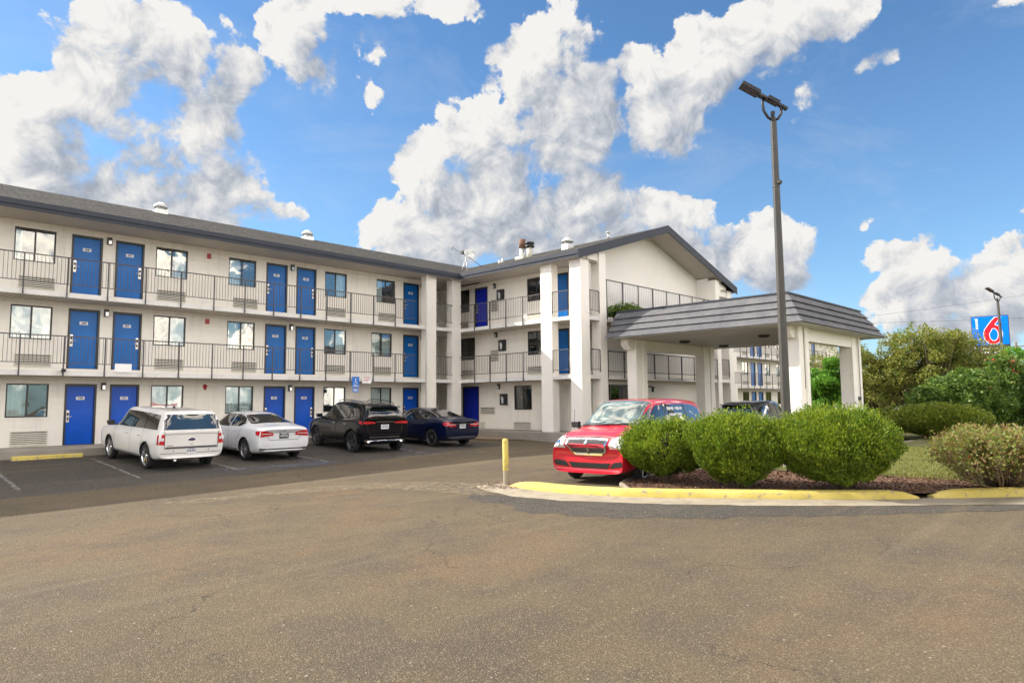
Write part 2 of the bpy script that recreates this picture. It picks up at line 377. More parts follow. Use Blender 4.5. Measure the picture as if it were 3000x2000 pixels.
def text_mesh(s, size, depth=.004, bold=0, align='CENTER'):
    cu = bpy.data.curves.new('t', 'FONT'); cu.body = s; cu.size = size; cu.extrude = depth/2; cu.align_x = align; cu.align_y = 'CENTER'; cu.offset = bold
    o = bpy.data.objects.new('t', cu); COL.objects.link(o); bpy.context.view_layer.update()
    me = bpy.data.meshes.new_from_object(o.evaluated_get(bpy.context.evaluated_depsgraph_get()))
    vs = [tuple(v.co) for v in me.vertices]; fs = [tuple(p.vertices) for p in me.polygons]
    bpy.data.objects.remove(o); bpy.data.meshes.remove(me); return vs, fs
def add_text(b, s, size, c, m, bold=0, rot=None):
    vs, fs = text_mesh(s, size, bold=bold)
    for (x, y, z) in [c]:
        mt = Matrix.Translation(c) @ (rot or Matrix()) @ Matrix.Rotation(R(90), 4, 'X')
        b.add([tuple(mt @ Vector(v)) for v in vs], fs, m)

# --- door: local frame, origin bottom-left of the frame, wall plane y=0, viewer at -y
DW, DH = .98, 2.12
DOORM = {}
def door_meshes(w, h, mat):
    k = (w, h, mat)
    if k in DOORM: return DOORM[k]
    b = MB(); b.box((.05, .05, .015), (w-.05, .09, h-.055)); leaf_ = b.build('door', M[mat]).data
    b = MB(); b.box((0,-.012,0),(.065,.14,h)); b.box((w-.065,-.012,0),(w,.14,h)); b.box((.065,-.012,h-.085),(w-.065,.14,h)); b.box((.065,.02,0),(w-.065,.14,.015)); fr = b.build('door_frame', M['dark_metal']).data
    DOORM[k] = (leaf_, fr)
    for nm in ('door', 'door_frame'):
        for o in [o for o in COL.objects if o.name.startswith(nm) and o.parent is None]: bpy.data.objects.remove(o)
    return DOORM[k]
b = MB(); b.box((-.035,-.012,-.17),(.035,0,.19)); b.box((-.025,-.03,.04),(.025,-.012,.12), 1); b.box((-.02,-.028,-.1),(.02,-.012,-.03), 1); b.tube([(0,-.012,.0),(0,-.06,.0),(.1,-.06,.0)], .01, 8, 0)
_l = b.build('door_lock', [M['steel'], M['black']]); LOCK = _l.data; bpy.data.objects.remove(_l)
def door(loc, rot, num=None, lock='L', w=DW, h=DH, mat='door', parent=motel):
    d, fr = door_meshes(w, h, mat)
    o = bpy.data.objects.new('door', d); o.location = loc; o.rotation_euler = (0,0,rot); link(o, parent)
    link(bpy.data.objects.new('door_frame', fr), o)
    if lock:
        k = link(bpy.data.objects.new('door_lock', LOCK), o); k.location = (.13 if lock == 'L' else w-.13, .05, .98)
        k.scale = (-1.25 if lock == 'R' else 1.25, 1, 1.15)
    if num:
        b = MB(); b.box((-.11,-.008,-.05),(.11,0,.05)); add_text(b, num, .085, (0,-.011,0), 1, bold=.002)
        p = b.build('number_plate', [M['plate'], M['ink']], o); p.location = (w/2, .05, 1.62); p.scale = (1.2, 1, 1.15)
    return o
WINM = {}
def window_meshes(w, h, open_, cmat, seed):
    k = (round(w,2), round(h,2), open_, cmat, seed)
    if k in WINM: return WINM[k]
    rr = random.Random(seed)
    b = MB(); t = .045
    b.box((0,.03,0),(w,.09,t)); b.box((0,.03,h-t),(w,.09,h)); b.box((0,.03,t),(t,.09,h-t)); b.box((w-t,.03,t),(w,.09,h-t)); b.box((w/2-.025,.035,t),(w/2+.025,.085,h-t))
    # dark room behind
    b.quad((-.1,.7,-.1),(w+.1,.7,-.1),(w+.1,.7,h+.1),(-.1,.7,h+.1),1); b.quad((-.1,.16,-.1),(-.1,.7,-.1),(-.1,.7,h+.1),(-.1,.16,h+.1),1); b.quad((w+.1,.16,-.1),(w+.1,.7,-.1),(w+.1,.7,h+.1),(w+.1,.16,h+.1),1)
    b.quad((-.1,.16,-.1),(w+.1,.16,-.1),(w+.1,.7,-.1),(-.1,.7,-.1),1); b.quad((-.1,.16,h+.1),(w+.1,.16,h+.1),(w+.1,.7,h+.1),(-.1,.7,h+.1),1)
    fo = b.build('window', [M['dark_metal'], M['void']])
    p = MB(); p.box((t,.055,t),(w/2-.025,.061,h-t)); p.box((w/2+.025,.055,t),(w-t,.061,h-t)); po = p.build('pane', M['glass'])
    c = MB(); ph = rr.random()*6
    for (a, e) in open_:
        n = 40; x0, x1 = a*w, e*w; vs = []
        for i in range(n+1):
            x = x0 + (x1-x0)*i/n; y = .17 + .022*math.sin(x*46+ph) + .012*math.sin(x*113+ph)
            vs += [(x, y, .01), (x, y+.004*math.sin(x*30), h-.02)]
        c.add(vs, [(2*i, 2*i+2, 2*i+3, 2*i+1) for i in range(n)], 0, True)
    co = c.build('curtain', M[cmat]) if open_ else None
    s = MB(); s.box((-.03,-.03,-.055),(w+.03,.03,-.0)); so = s.build('window_sill', M['wall'])
    WINM[k] = tuple(o.data if o else None for o in (fo, po, co, so))
    for o in (fo, po, co, so):
        if o: bpy.data.objects.remove(o)
    return WINM[k]
def window(loc, rot, w, h, open_=((0,1),), cmat='curtain', seed=1, parent=motel):
    f, p, c, s = window_meshes(w, h, tuple(open_), cmat, seed)
    o = bpy.data.objects.new('window', f); o.location = loc; o.rotation_euler = (0,0,rot); link(o, parent)
    link(bpy.data.objects.new('pane', p), o)
    if c: link(bpy.data.objects.new('curtain', c), o)
    link(bpy.data.objects.new('window_sill', s), o)
    return o
ACM = {}
def ac(loc, rot, w=1.03, h=.36, parent=motel):
    if (w, h) not in ACM:
        b = MB(); b.box((0,-.03,0),(w,.0,.03)); b.box((0,-.03,h-.03),(w,0,h)); b.box((0,-.03,.03),(.03,0,h-.03)); b.box((w-.03,-.03,.03),(w,0,h-.03)); b.box((.03,-.006,.03),(w-.03,-.002,h-.03),1)
        n = int((h-.06)/.06)
        for i in range(n):
            z = .035 + i*(h-.07)/n; b.prism([(.03,-.034,z),(.03,-.030,z-.006),(.03,-.010,z+.026),(.03,-.014,z+.034)], (w-.06,0,0))
        o = b.build('air_conditioner_grille', [M['tan_grille'], M['dark_metal']]); ACM[(w,h)] = o.data; bpy.data.objects.remove(o)
    o = bpy.data.objects.new('air_conditioner_grille', ACM[(w,h)]); o.location = loc; o.rotation_euler = (0,0,rot); return link(o, parent)
b = MB(); b.box((-.07,-.1,-.13),(.07,0,.13)); b.box((-.045,-.112,-.11),(.045,-.1,.03),1)
_l = b.build('wall_lamp', [M['black'], M['lens']]); LAMP = _l.data; bpy.data.objects.remove(_l)
def lamp(loc, rot, parent=motel):
    o = bpy.data.objects.new('wall_lamp', LAMP); o.location = loc; o.rotation_euler = (0,0,rot); return link(o, parent)
def railing(name, a, c, zs, post_n, ztop=1.03, parent=motel, face=.0, drop=.32, first=True, last=True, sp=.112, mat='rail'):
    """balustrade from a to c (xy), floor level zs; posts run down over the slab edge"""
    a, c = Vector((*a, 0)), Vector((*c, 0)); L_ = (c-a).length; ang = math.atan2(c.y-a.y, c.x-a.x)
    mt = Matrix.Translation((a.x, a.y, zs)) @ Matrix.Rotation(ang, 4, 'Z')
    b = MB(); b.xf = mt
    b.box((0,-.02,ztop-.035),(L_,.02,ztop)); b.box((0,-.012,.1),(L_,.012,.125))
    n = int(L_/sp)
    for i in range(1, n):
        x = L_*i/n; b.box((x-.006,-.006,.125),(x+.006,.006,ztop-.035))
    o = b.build(name, M[mat], parent)
    for i in range(post_n+1):
        if (i == 0 and not first) or (i == post_n and not last): continue
        x = L_*i/post_n; p = MB(); p.xf = mt; p.box((x-.018,-.03,-drop),(x+.018,.012,ztop-.036))
        p.build('railing_post', M[mat], o)
    return o

# ---- left wing
XL = -28.5
dx = [-24.4, -23.0, -17.2, -15.8, -9.98, -8.58, -2.74]
wx = [(-26.1,-24.9),(-21.65,-20.45),(-18.87,-17.67),(-14.41,-13.23),(-11.6,-10.43),(-7.16,-6.01),(-4.35,-3.24)]
nums = {-17.2:'08', -15.8:'07', -9.98:'06', -8.58:'05', -2.74:'04', -23.0:'09', -24.4:'10'}
for fl, z in ((1, F1), (2, F2), (3, F3)):
    holes = []
    wxs = [(a, c) if not (i == 6 and fl < 3) else (-4.62, -3.42) for i, (a, c) in enumerate(wx)]
    for x in dx: holes.append((x, x+DW, z, z+DH))
    wz0 = z + (.96 if fl > 1 else .98)
    for (a, c) in wxs: holes.append((a, c, wz0, z+2.11))
    wall_holes('wall', XL, -1.36, z - (.17 if fl > 1 else 0), (SB2, SB3, FB)[fl-1], holes, Matrix.Translation((0, W, 0)), M['wall'], motel)
    for i, x in enumerate(dx):
        door((x, W, z), 0, str(fl) + nums[x], 'L' if i in (0, 2, 4, 6) else 'R', mat='door1' if fl == 1 else 'door')
    opens = [((0,1),), ((0,.3),(.7,1)), ((0,.22),) if fl == 3 else ((0,.5),(.5,1)), ((.62,1),) if fl == 3 else ((.5,1),), ((0,.45),) if fl != 1 else ((0,1),), ((.55,1),) if fl != 1 else ((.5,1),), ((0,.4),) if fl == 3 else ((0,.5),(.6,1))]
    if fl == 1: opens[2] = ((0,.48),); opens[3] = ((0,1),); opens[6] = ((0,1),)
    for i, (a, c) in enumerate(wxs):
        window((a, W, wz0), 0, c-a, z+2.11-wz0, opens[i], 'curtain', i*3+fl)
        x0 = {0:a,1:a,2:-18.7,3:-14.33,4:-11.39,5:-7.12,6:-4.25}[i] + (-.27 if i == 6 and fl < 3 else 0)
        ac((x0, W, z+.03), 0, 1.05, .43 if fl > 1 else .49)
    for x in (-23.22, -16.02, -8.8, -1.56): lamp((x, W, z+2.04), 0)
    if fl == 2:
        b = MB(); n_ = 24; vs = []
        for i in range(n_+1):
            z_ = i/n_; x_ = .93+.05*math.sin(z_*9); vs += [(x_, .13, .05+z_*1.0), (x_+.13, .135, .05+z_*1.0)]
        b.add(vs, [(2*i,2*i+1,2*i+3,2*i+2) for i in range(n_)], 0, True); b.add([(x-.07,y+.003,z_) for (x,y,z_) in vs], [(2*i,2*i+1,2*i+3,2*i+2) for i in range(n_)], 1, True)
        o = b.build('hanging_cloth', [M['red'], M['plate']], motel); o.location = (-11.6, W, wz0)
    # fire alarms
    if fl > 1:
        b = MB(); b.box((-.07,-.06,-.1),(.07,0,.1)); b.box((-.05,-.067,-.08),(.05,-.06,.02)); o = b.build('fire_alarm', M['red'], motel); o.location = (-12.42, W, z+2.02)
    else:
        b = MB(); b.lathe([(0,-.07),(.05,-.065),(.08,-.03),(.085,0)], 16, 0, 'y'); b.box((-.05,-.03,-.14),(.05,0,-.06)); o = b.build('fire_bell', M['red'], motel); o.location = (-12.42, W, z+2.08)
# walkway slabs (L-shaped run along both wings and round the gable)
for k, (zb, zt) in enumerate(((SB2, F2), (SB3, F3))):
    b = MB()
    b.box((XL, 0, zb), (0, W+.01, zb+.165)); b.box((0, -6.8, zb), (W, W+.01, zb+.165)); b.box((-1.36, W+.01, zb), (W, 3.2, zb+.165))
    b.box((0, -7.95, zb), (14.14, -6.8, zb+.165)); b.box((12.92, -6.8, zb), (14.14, 1.23, zb+.165)); b.box((14.14, 0, zb), (58, 1.23, zb+.165))
    b.build('walkway_slab', M['slab'], motel)
    s = MB()
    for (x0, y0, x1, y1) in ((XL, .03, -.03, W-.01), (.03, -6.77, W-.02, W-.01), (.03,-7.92,14.1,-6.82), (14.17,.03,58,W-.01)):
        s.box((x0, y0, zb-.012), (x1, y1, zb-.002))
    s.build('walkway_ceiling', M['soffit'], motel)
# railings along the left wing (posts every 1.22 m)
for z in (F2, F3):
    railing('railing', (-28.54, -.02), (-2.24, -.02), z, 0) if False else None
    x0 = -18.78 - 8*1.2203
    railing('railing', (x0, -.03), (x0+21*1.2203, -.03), z, 21, last=False, drop=.33)
    railing('railing', (-1.62, -.03), (-.56, -.03), z, 1, first=False, last=False, drop=0)
    railing('railing', (-.03, -.0), (-.03, -5.6), z, 5, first=False, last=False, drop=.33) if False else None
    for (ya, yb, n) in ((-.62, -5.6, 4),): railing('railing', (.0-.03, -.0), (-.03, -5.6), z, 4 if False else 5, first=False, last=False, drop=.33)
    railing('railing', (.02, -6.28), (.02, -7.34), z, 1, drop=0)
    railing('railing', (.62, -7.93), (1.34, -7.93), z, 1, drop=0)
# screen railing on the gable end
def screen(name, x0, x1, y, z0, z1, n):
    b = MB(); b.box((x0, y-.02, z1-.04), (x1, y+.02, z1)); b.box((x0, y-.015, z0), (x1, y+.015, z0+.03))
    m = int((x1-x0)/.15)
    for i in range(m):
        x = x0+(x1-x0)*(i+.5)/m; b.prism([(x-.05, y-.004, z0+.03), (x+.04, y+.02, z0+.03), (x+.04, y+.026, z0+.03), (x-.05, y+.002, z0+.03)], (0, 0, z1-z0-.07), 1)
    o = b.build(name, [M['rail'], M['screen']], motel)
    for i in range(n+1):
        x = x0+.02+(x1-x0-.04)*i/n; p = MB(); p.box((x-.035, y-.045, z0-.3), (x+.035, y-.021, z1-.002)); p.build('railing_post', M['rail'], o)
M['screen'] = simple('grey_screen_slats', (.6,.6,.61), .6)
screen('balcony_screen', 1.87, 12.18, -7.93, 5.5, 7.08, 8)
screen('balcony_screen', 1.87, 12.18, -7.93, F2+.05, 3.80, 8)

# ---- right wing, west face (x = W)
RW = R(-90)
def xf_w(y0=0): return Matrix.Translation((W, 0, 0)) @ Matrix.Rotation(RW, 4, 'Z')      # local u = -y
def WY(y, z): return (W, y, z)
for fl, z in ((1, F1), (2, F2), (3, F3)):
    top = (SB2, SB3, FB)[fl-1]; holes = []
    if fl == 1:
        D = [(-1.19, 1.28, 2.2)]; Wn = [(2.65, 1.2, 1.12, 2.31)]
    elif fl == 2: D = [(5.28, DW, DH)]; Wn = [(-1.36, 1.15, 3.76, 4.94), (3.6, 1.2, 3.78, 4.95)]
    else: D = [(-.2, DW, DH), (5.28, DW, DH)]; Wn = [(-1.84, 1.2, 6.34, 7.58), (3.6, 1.2, 6.42, 7.58)]
    for (u, w, h) in D: holes.append((u, u+w, z, z+h))
    for (u, w, a, c) in Wn: holes.append((u, u+w, a, c))
    wall_holes('wall', -3.2, 6.8, z - (.17 if fl > 1 else 0), top, holes, xf_w(), M['wall'], motel)
    for (u, w, h) in D:
        door(WY(-u, z), RW, None, 'L' if fl > 1 else None, w, h, 'navy' if u < 1 else 'door')
    for (u, w, a, c) in Wn:
        window(WY(-u, a), RW, w, c-a, () if fl == 1 else ((0,1),), 'drape', 5+fl)
A = lambda y, z, w, h: ac(WY(y, z), RW, w, h)
A(-3.6, 5.48, 1.05, .36); A(-3.6, 2.84, 1.05, .38); A(.21-.42, .87, 1.08, .38); A(-2.63, .16, 1.15, .36); A(1.7, 5.5, 1.0, .36); A(1.3, 2.86, 1.0, .36)
for (y, z) in ((-1.33,7.5),(-6.45,7.5),(-1.42,4.95),(-6.45,4.9),(-1.6,2.3),(-6.45,2.3)): lamp(WY(y, z), RW)
for (y0, y1, z0, z1) in ((-1.05,-1.56,6.2,6.79),(-1.0,-1.55,3.61,4.18)):
    b = MB(); b.box((W-.02, y1, z0),(W, y0, z1), 1); 
    for k in range(7):
        z = z0+.03+k*(z1-z0-.05)/7; b.prism([(W-.05,y1+.02,z),(W-.02,y1+.02,z+.045),(W-.015,y1+.02,z+.04),(W-.045,y1+.02,z-.005)], (0,y0-y1-.04,0))
    b.box((W-.055,y1,z1-.03),(W,y0,z1)); b.box((W-.055,y1,z0),(W,y1+.03,z1)); b.box((W-.055,y0-.03,z0),(W,y0,z1))
    b.build('louvre_vent', [M['tan_grille'], M['dark_metal']], motel)
for i, (y, z) in enumerate(((-1.8,6.98),(-1.9,4.38),(-1.97,1.64))):
    b = MB(); b.box((-.12,-.23,-.28),(0,.23,.28)); b.box((-.127,-.19,-.24),(-.12,.19,.24),1); b.tube([(-.15,.0,-.2),(-.15,0,.08)], .055, 10, 2); b.tube([(-.15,0,.08),(-.15,0,.14)], .025, 8, 2); b.tube([(-.15,0,.13),(-.15,.08,.16),(-.15,.1,.0)], .012, 6, 2)
    o = b.build('extinguisher_cabinet', [M['black'], M['dark_metal'], M['plate']]); o.location = (W, y, z)
    tag(o, 'black fire extinguisher cabinet on the ' + ('third-floor','second-floor','ground-floor')[i] + ' wall of the short wing', 'extinguisher cabinet', 'fire extinguisher cabinets one above another')
# breezeway recess between the wings
for fl, z in ((1, F1), (2, F2), (3, F3)):
    top = (SB2, SB3, FB)[fl-1]
    b = MB(); b.quad((-1.36,W,z),(-1.36,3.2,z),(-1.36,3.2,top),(-1.36,W,top)); b.quad((-1.36,3.2,z),(W,3.2,z),(W,3.2,top),(-1.36,3.2,top)); b.build('wall', M['wall'], motel)
door((.1, 3.19, F2), 0, None, None, .95, DH, 'navy')
d = door((-1.1, 3.19, F1), 0, None, None, .95, DH, 'grey_door'); d = door((-.1, 3.19, F1), 0, None, None, .95, DH, 'grey_door')
b = MB(); b.lathe([(0,-.06),(.05,-.05),(.07,-.01),(.07,0)], 14, 0, 'y'); o = b.build('bulkhead_lamp', M['lens'], motel); o.location = (-.45, 3.19, 7.45)
# ---- gable end wall (y = -6.8) and the east face
sl = (RZ-EAVE)/(RX+.32)
def zr(x): return RZ - abs(x-RX)*sl
b = MB()
b.add([(W,-6.8,0),(12.92,-6.8,0),(12.92,-6.8,zr(12.92)-.3),(RX,-6.8,RZ-.3),(W,-6.8,zr(W)-.3)], [(0,1,2,3,4)])
b.add([(12.92,-6.8,0),(12.92,1.22,0),(12.92,1.22,FB),(12.92,-6.8,FB)], [(0,1,2,3)])
b.build('gable_wall', M['stucco'], motel)
# lobby entrance in the gable end
b = MB(); b.box((3.48,-6.86,F1),(3.56,-6.802,2.3)); b.box((5.08,-6.86,F1),(5.16,-6.802,2.3)); b.box((4.24,-6.86,F1),(4.4,-6.802,2.3)); b.box((3.56,-6.86,2.2),(4.24,-6.802,2.3)); b.box((4.4,-6.86,2.2),(5.08,-6.802,2.3)); b.box((3.56,-6.82,F1),(4.24,-6.802,2.2),1); b.box((4.4,-6.82,F1),(5.08,-6.802,2.2),1)
o = b.build('entrance_door', [M['dark_metal'], M['void']], motel)
p = MB(); p.box((3.56,-6.845,F1),(4.24,-6.84,2.2)); p.box((4.4,-6.845,F1),(5.08,-6.84,2.2)); p.build('pane', M['cg'], o)
lamp((7.3, -6.8, 2.1), 0)
b = MB(); b.box((6.9,-6.83,2.2),(7.25,-6.801,2.28)); b.build('wall_plaque', M['dark_metal'], motel)
# columns
cols = [(-2.22,-.02,-1.62,.42),(-.56,-.02,.02,.42),(-.02,-6.28,.42,-5.61),(-.03,-7.97,.58,-7.35),(1.35,-7.97,1.85,-7.5),(12.2,-7.97,12.66,-7.5),(13.62,-7.97,14.16,-7.4),(30.2,-.02,30.7,.42),(13.7,-.6,14.16,-.02)]
for i, (x0, y0, x1, y1) in enumerate(cols):
    b = MB(); t = min(zr(x0), zr(x1))-.36 if y0 < -7 else FB
    b.box((x0,y0,-.35),(x1,y1,t)); b.box((x0-.012,y0-.012,F2-.02),(x1+.012,y1+.012,F2)); b.box((x0-.012,y0-.012,F3-.02),(x1+.012,y1+.012,F3))
    b.build('column', M['stucco'], motel)
# roof planes: one slab per slope
def slab(b, pts, th, m=0):
    n = len(pts); vs = list(pts) + [(p[0], p[1], p[2]-th) for p in pts]
    b.add(vs, [tuple(range(n)), tuple(range(2*n-1, n-1, -1))] + [(i, n+i, n+(i+1)%n, (i+1)%n) for i in range(n)], m)
E_ = EAVE; b = MB()
slab(b, [(XL,-.32,E_),(-.32,-.32,E_),(RX,RX,RZ),(XL,RX,RZ)], .1)
slab(b, [(-.32,-.32,E_),(-.32,-8.1,E_),(RX,-8.1,RZ),(RX,RX,RZ)], .1)
slab(b, [(14.46,-8.1,E_),(14.46,-.32,E_),(RX,RX,RZ),(RX,-8.1,RZ)], .1)
slab(b, [(14.46,-.32,E_),(58,-.32,E_),(58,RX,RZ),(RX,RX,RZ)], .1)
slab(b, [(58,RX,RZ),(58,14.46,E_),(XL,14.46,E_),(XL,RX,RZ)], .1)
b.build('roof', M['shingle'], motel)
# fascia boards, gutters, rakes
b = MB()
b.box((XL,-.35,FB),(-.35,-.322,E_+.01)); b.box((XL,-.385,FB+.13),(-.385,-.352,E_-.01))
b.box((-.35,-8.12,FB),(-.322,-.35,E_+.01)); b.box((-.385,-8.12,FB+.13),(-.352,-.385,E_-.01))
b.box((14.462,-8.12,FB),(14.49,-.35,E_+.01)); b.box((14.46,-.35,FB),(58,-.322,E_+.01))
for (xa, xb) in ((-.38, RX), (RX, 14.52)):
    za, zb_ = zr(xa)+.03, zr(xb)+.03
    b.prism([(xa,-8.16,za-.40),(xb,-8.16,zb_-.40),(xb,-8.16,zb_),(xa,-8.16,za)], (0,.04,0))
b.build('fascia', M['fascia'], motel)
# soffits
b = MB()
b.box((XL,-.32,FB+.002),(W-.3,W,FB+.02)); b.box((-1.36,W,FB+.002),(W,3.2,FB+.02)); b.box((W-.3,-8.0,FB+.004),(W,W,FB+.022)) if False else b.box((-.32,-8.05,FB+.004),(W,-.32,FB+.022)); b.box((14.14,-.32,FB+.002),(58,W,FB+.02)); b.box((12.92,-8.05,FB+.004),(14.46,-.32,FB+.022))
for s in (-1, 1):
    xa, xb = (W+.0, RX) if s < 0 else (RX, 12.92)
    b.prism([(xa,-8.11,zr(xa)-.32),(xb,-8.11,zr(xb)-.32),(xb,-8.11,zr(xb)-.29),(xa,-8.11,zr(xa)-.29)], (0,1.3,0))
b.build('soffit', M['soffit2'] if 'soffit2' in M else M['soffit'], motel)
b = MB()   # siding triangles and beams at the two eave returns
b.prism([(.58,-7.9,FB),(1.35,-7.9,FB),(1.35,-7.9,zr(1.35)-.33),(.58,-7.9,zr(.58)-.33)], (0,.05,0)); b.build('eave_panel', M['stucco'], motel); b = MB()
b.prism([(12.66,-7.9,FB-.35),(13.62,-7.9,FB-.35),(13.62,-7.9,zr(13.62)-.33),(12.66,-7.9,zr(12.66)-.33)], (0,.05,0)); b.build('eave_panel', M['stucco'], motel); b = MB()
b.box((12.2,-7.5,7.2),(12.36,-6.81,8.45)); b.box((-.0,-.4,FB-.0),(.3,-.3,FB+.001)) if False else None
b.build('eave_beam', M['stucco'], motel)
# downpipe by the inner corner column
b = MB(); b.tube([(-2.35,-.3,7.85),(-2.35,-.15,7.7),(-2.3,-.06,7.5),(-2.3,-.06,.1)], .04, 8); b.build('downpipe', M['white_trim'], motel)
# ---- far wing (y = W, x > 14)
for fl, z in ((1, F1), (2, F2), (3, F3)):
    holes = []; ds = [28.6, 30.05, 35.87, 37.3, 43.1, 44.5, 50.3]; ws = [(26.9,1.2),(31.7,1.2),(34.2,1.2),(38.8,1.2),(41.4,1.2),(46.0,1.2)]
    for x in ds: holes.append((x, x+DW, z, z+DH))
    for (x, w) in ws: holes.append((x, x+w, z+.96, z+2.11))
    wall_holes('wall', 12.92, 58, z - (.17 if fl > 1 else 0), (SB2, SB3, FB)[fl-1], holes, Matrix.Translation((0, W, 0)), M['wall'], motel)
    for x in ds: door((x, W, z), 0, None, None)
    for (x, w) in ws: window((x, W, z+.96), 0, w, 1.15, ((0,.6),), 'drape', 9); ac((x+.1, W, z+.04), 0)
    if fl > 1: railing('railing', (14.16, -.03), (14.16+1.23*30, -.03), z, 30, sp=.14); railing('railing', (14.14,-7.4), (14.14,-.6), z, 5, drop=.3); railing('railing', (12.68,-7.93), (13.6,-7.93), z, 1, drop=0)
# roof furniture
def vent_turbine(x, y, r=.22, h=.45):
    z = zr(x) if y < -.3 or x > 0 and abs(y) < 3 else RZ - abs(y-RX)*sl
    b = MB(); b.box((x-r*1.1,y-r*1.1,z-.15),(x+r*1.1,y+r*1.1,z+.12)); b.lathe([(r*.85,z+.1),(r*.85,z+.2),(r*1.25,z+.22),(r*1.3,z+.3),(r*1.05,z+.38),(r*.6,z+.47),(0,z+.5)], 16, 0, 'z', (x,y,0))
    return b.build('roof_vent', M['galv'], motel)
vent_turbine(-12.54, 6.6, .23); vent_turbine(-5.11, 6.6, .23)
z = zr(4.0); b = MB(); b.box((3.75,-4.2,z-.2),(4.2,-3.75,z+.22)); b.lathe([(.16,.2),(.16,.32),(.34,.34),(.3,.42),(.14,.58),(0,.62)], 16, 0, 'z', (3.97,-3.97,z)); b.build('roof_vent', M['galv'], motel)
b = MB(); b.tube([(7.0,-4.4,RZ-.1),(7.0,-4.4,RZ+.32)], .06, 8); b.tube([(7.0,-4.4,RZ+.28),(7.0,-4.4,RZ+.34)], .12, 8); b.build('vent_pipe', M['galv'], motel)
z = zr(4.0)
b = MB(); b.tube([(4.0,-.7,z-.2),(4.0,-.7,z+.55)], .17, 14, 1); b.tube([(4.0,-.7,z+.55),(4.0,-.7,z+1.05)], .19, 14, 0); b.box((3.7,-1.0,z-.25),(4.3,-.4,z+.06),2); b.build('flue', [M['rust'], M['galv'], M['tan_grille']], motel)
b = MB(); b.tube([(4.0,-1.25,z-.2),(4.0,-1.25,z+.55)], .16, 14, 0); b.lathe([(.18,.5),(.26,.52),(.27,.62),(.2,.63),(.2,.68),(.27,.7),(.26,.8),(0,.84)], 14, 1, 'z', (4.0,-1.25,z)); b.build('flue', [M['tan_grille'], M['dark_metal']], motel)
b = MB(); b.tube([(3.0,.1,zr(3)-.1),(3.0,.1,zr(3)+.18)], .09, 10); b.tube([(3.0,-.12,zr(3)-.1),(3.0,-.12,zr(3)+.25)], .07, 10); b.build('vent_pipe', M['galv'], motel)
# satellite dish on tripod
dish = thing('satellite_dish', (3.0, 2.9, zr(3.0)+.0), 'pale satellite dish on a wire tripod where the two roofs meet', 'satellite dish')
b = MB()
for a in (0, 2.1, 4.2): b.tube([(.35*math.cos(a), .35*math.sin(a), -.25), (0,0,.75)], .018, 6)
b.tube([(0,0,.1),(0,0,1.0)], .025, 8); b.build('mast', M['galv'], dish)
b = MB(); pr = [(0,0),(.12,.012),(.24,.045),(.34,.09),(.34,.1),(.22,.06),(0,.015)]; b.lathe(pr, 20); o = b.build('reflector', M['galv'], dish); o.location = (.12,.0-.15,.95); o.rotation_euler = (R(60), 0, R(-20))
b = MB(); b.tube([(.5,-.95,.1),(.0,-.1,.85),(-.5,.65,1.4)], .018, 6); b.tube([(-.55,.55,1.3),(-.42,.75,1.45)], .015, 6); b.tube([(-.45,.6,1.5),(-.5,.7,1.25)], .012, 6); b.box((-.25,-.0,.98),(-.05,.2,1.15)); b.build('feed_arm', M['rail'], dish)

# ---- entrance canopy
can = thing('entrance_canopy', (5.6, -13, 0), 'entrance canopy with grey shingled sloping sides on four white pillars', 'canopy')
can.location = (0, 0, 0)
CX0, CX1, CY0, CY1, CZ0, CZ1, IN = .9, 10.35, -17.08, -8.62, 4.27, 5.42, .75
b = MB(); n = 4
for i in range(n):
    t0, t1 = i/n, (i+1)/n
    def q(t, off): 
        d = IN*t - off; return CX0+d, CX1-d, CY0+d, CY1 - d*.12, CZ0+(CZ1-CZ0)*t
    a = q(t0, .10); c = q(t1, .0); lo = q(t0, 0)
    z0 = a[4]-.02; z1 = c[4]
    P = lambda r, zz: [(r[0],r[3],zz),(r[0],r[2],zz),(r[1],r[2],zz),(r[1],r[3],zz)]
    A_, B_, C_ = P(a, z0), P(c, z1), P(lo, z0)
    for k in range(3): b.add([A_[k], A_[k+1], B_[k+1], B_[k]], [(0,1,2,3)]); b.add([A_[k], A_[k+1], C_[k+1], C_[k]], [(3,2,1,0)])
a = q(1, 0); 
b.box((a[0]-.06,a[2]-.06,CZ1-.01),(a[1]+.06,a[3],CZ1+.05),1); b.box((a[0],a[2],CZ1+.0-.3),(a[1],a[3],CZ1-.02),1)
b.quad((CX0,CY1,CZ0),(CX1,CY1,CZ0),(CX1-IN,CY1-.1,CZ1),(CX0+IN,CY1-.1,CZ1),1)
b.build('canopy_roof', [M['cshingle'], M['fascia']], can)
# shingle joints as thin dark ribs on the shaded end
b = MB(); rj = random.Random(3)
for i in range(n):
    for k in range(6):
        t0, t1 = i/n+.01, (i+1)/n-.01; x = CX0+IN*t0+.4+k*1.45+rj.random()*.6
        d0, d1 = IN*t0-.05, IN*t1-.02
        if x > CX1-1.0: continue
        b.prism([(x, CY0+d0-.004, CZ0+(CZ1-CZ0)*t0),(x+.012, CY0+d0-.004, CZ0+(CZ1-CZ0)*t0),(x+.012+.1, CY0+d1-.004, CZ0+(CZ1-CZ0)*t1),(x+.1, CY0+d1-.004, CZ0+(CZ1-CZ0)*t1)], (0,.01,0))
b.build('shingle_joints', M['dark_metal'], can)
b = MB(); b.box((CX0+.02,CY0+.02,CZ0-.06),(CX1-.02,CY1-.02,CZ0-.022)); b.build('canopy_ceiling', M['csoffit'] if 'csoffit' in M else M['soffit'], can)
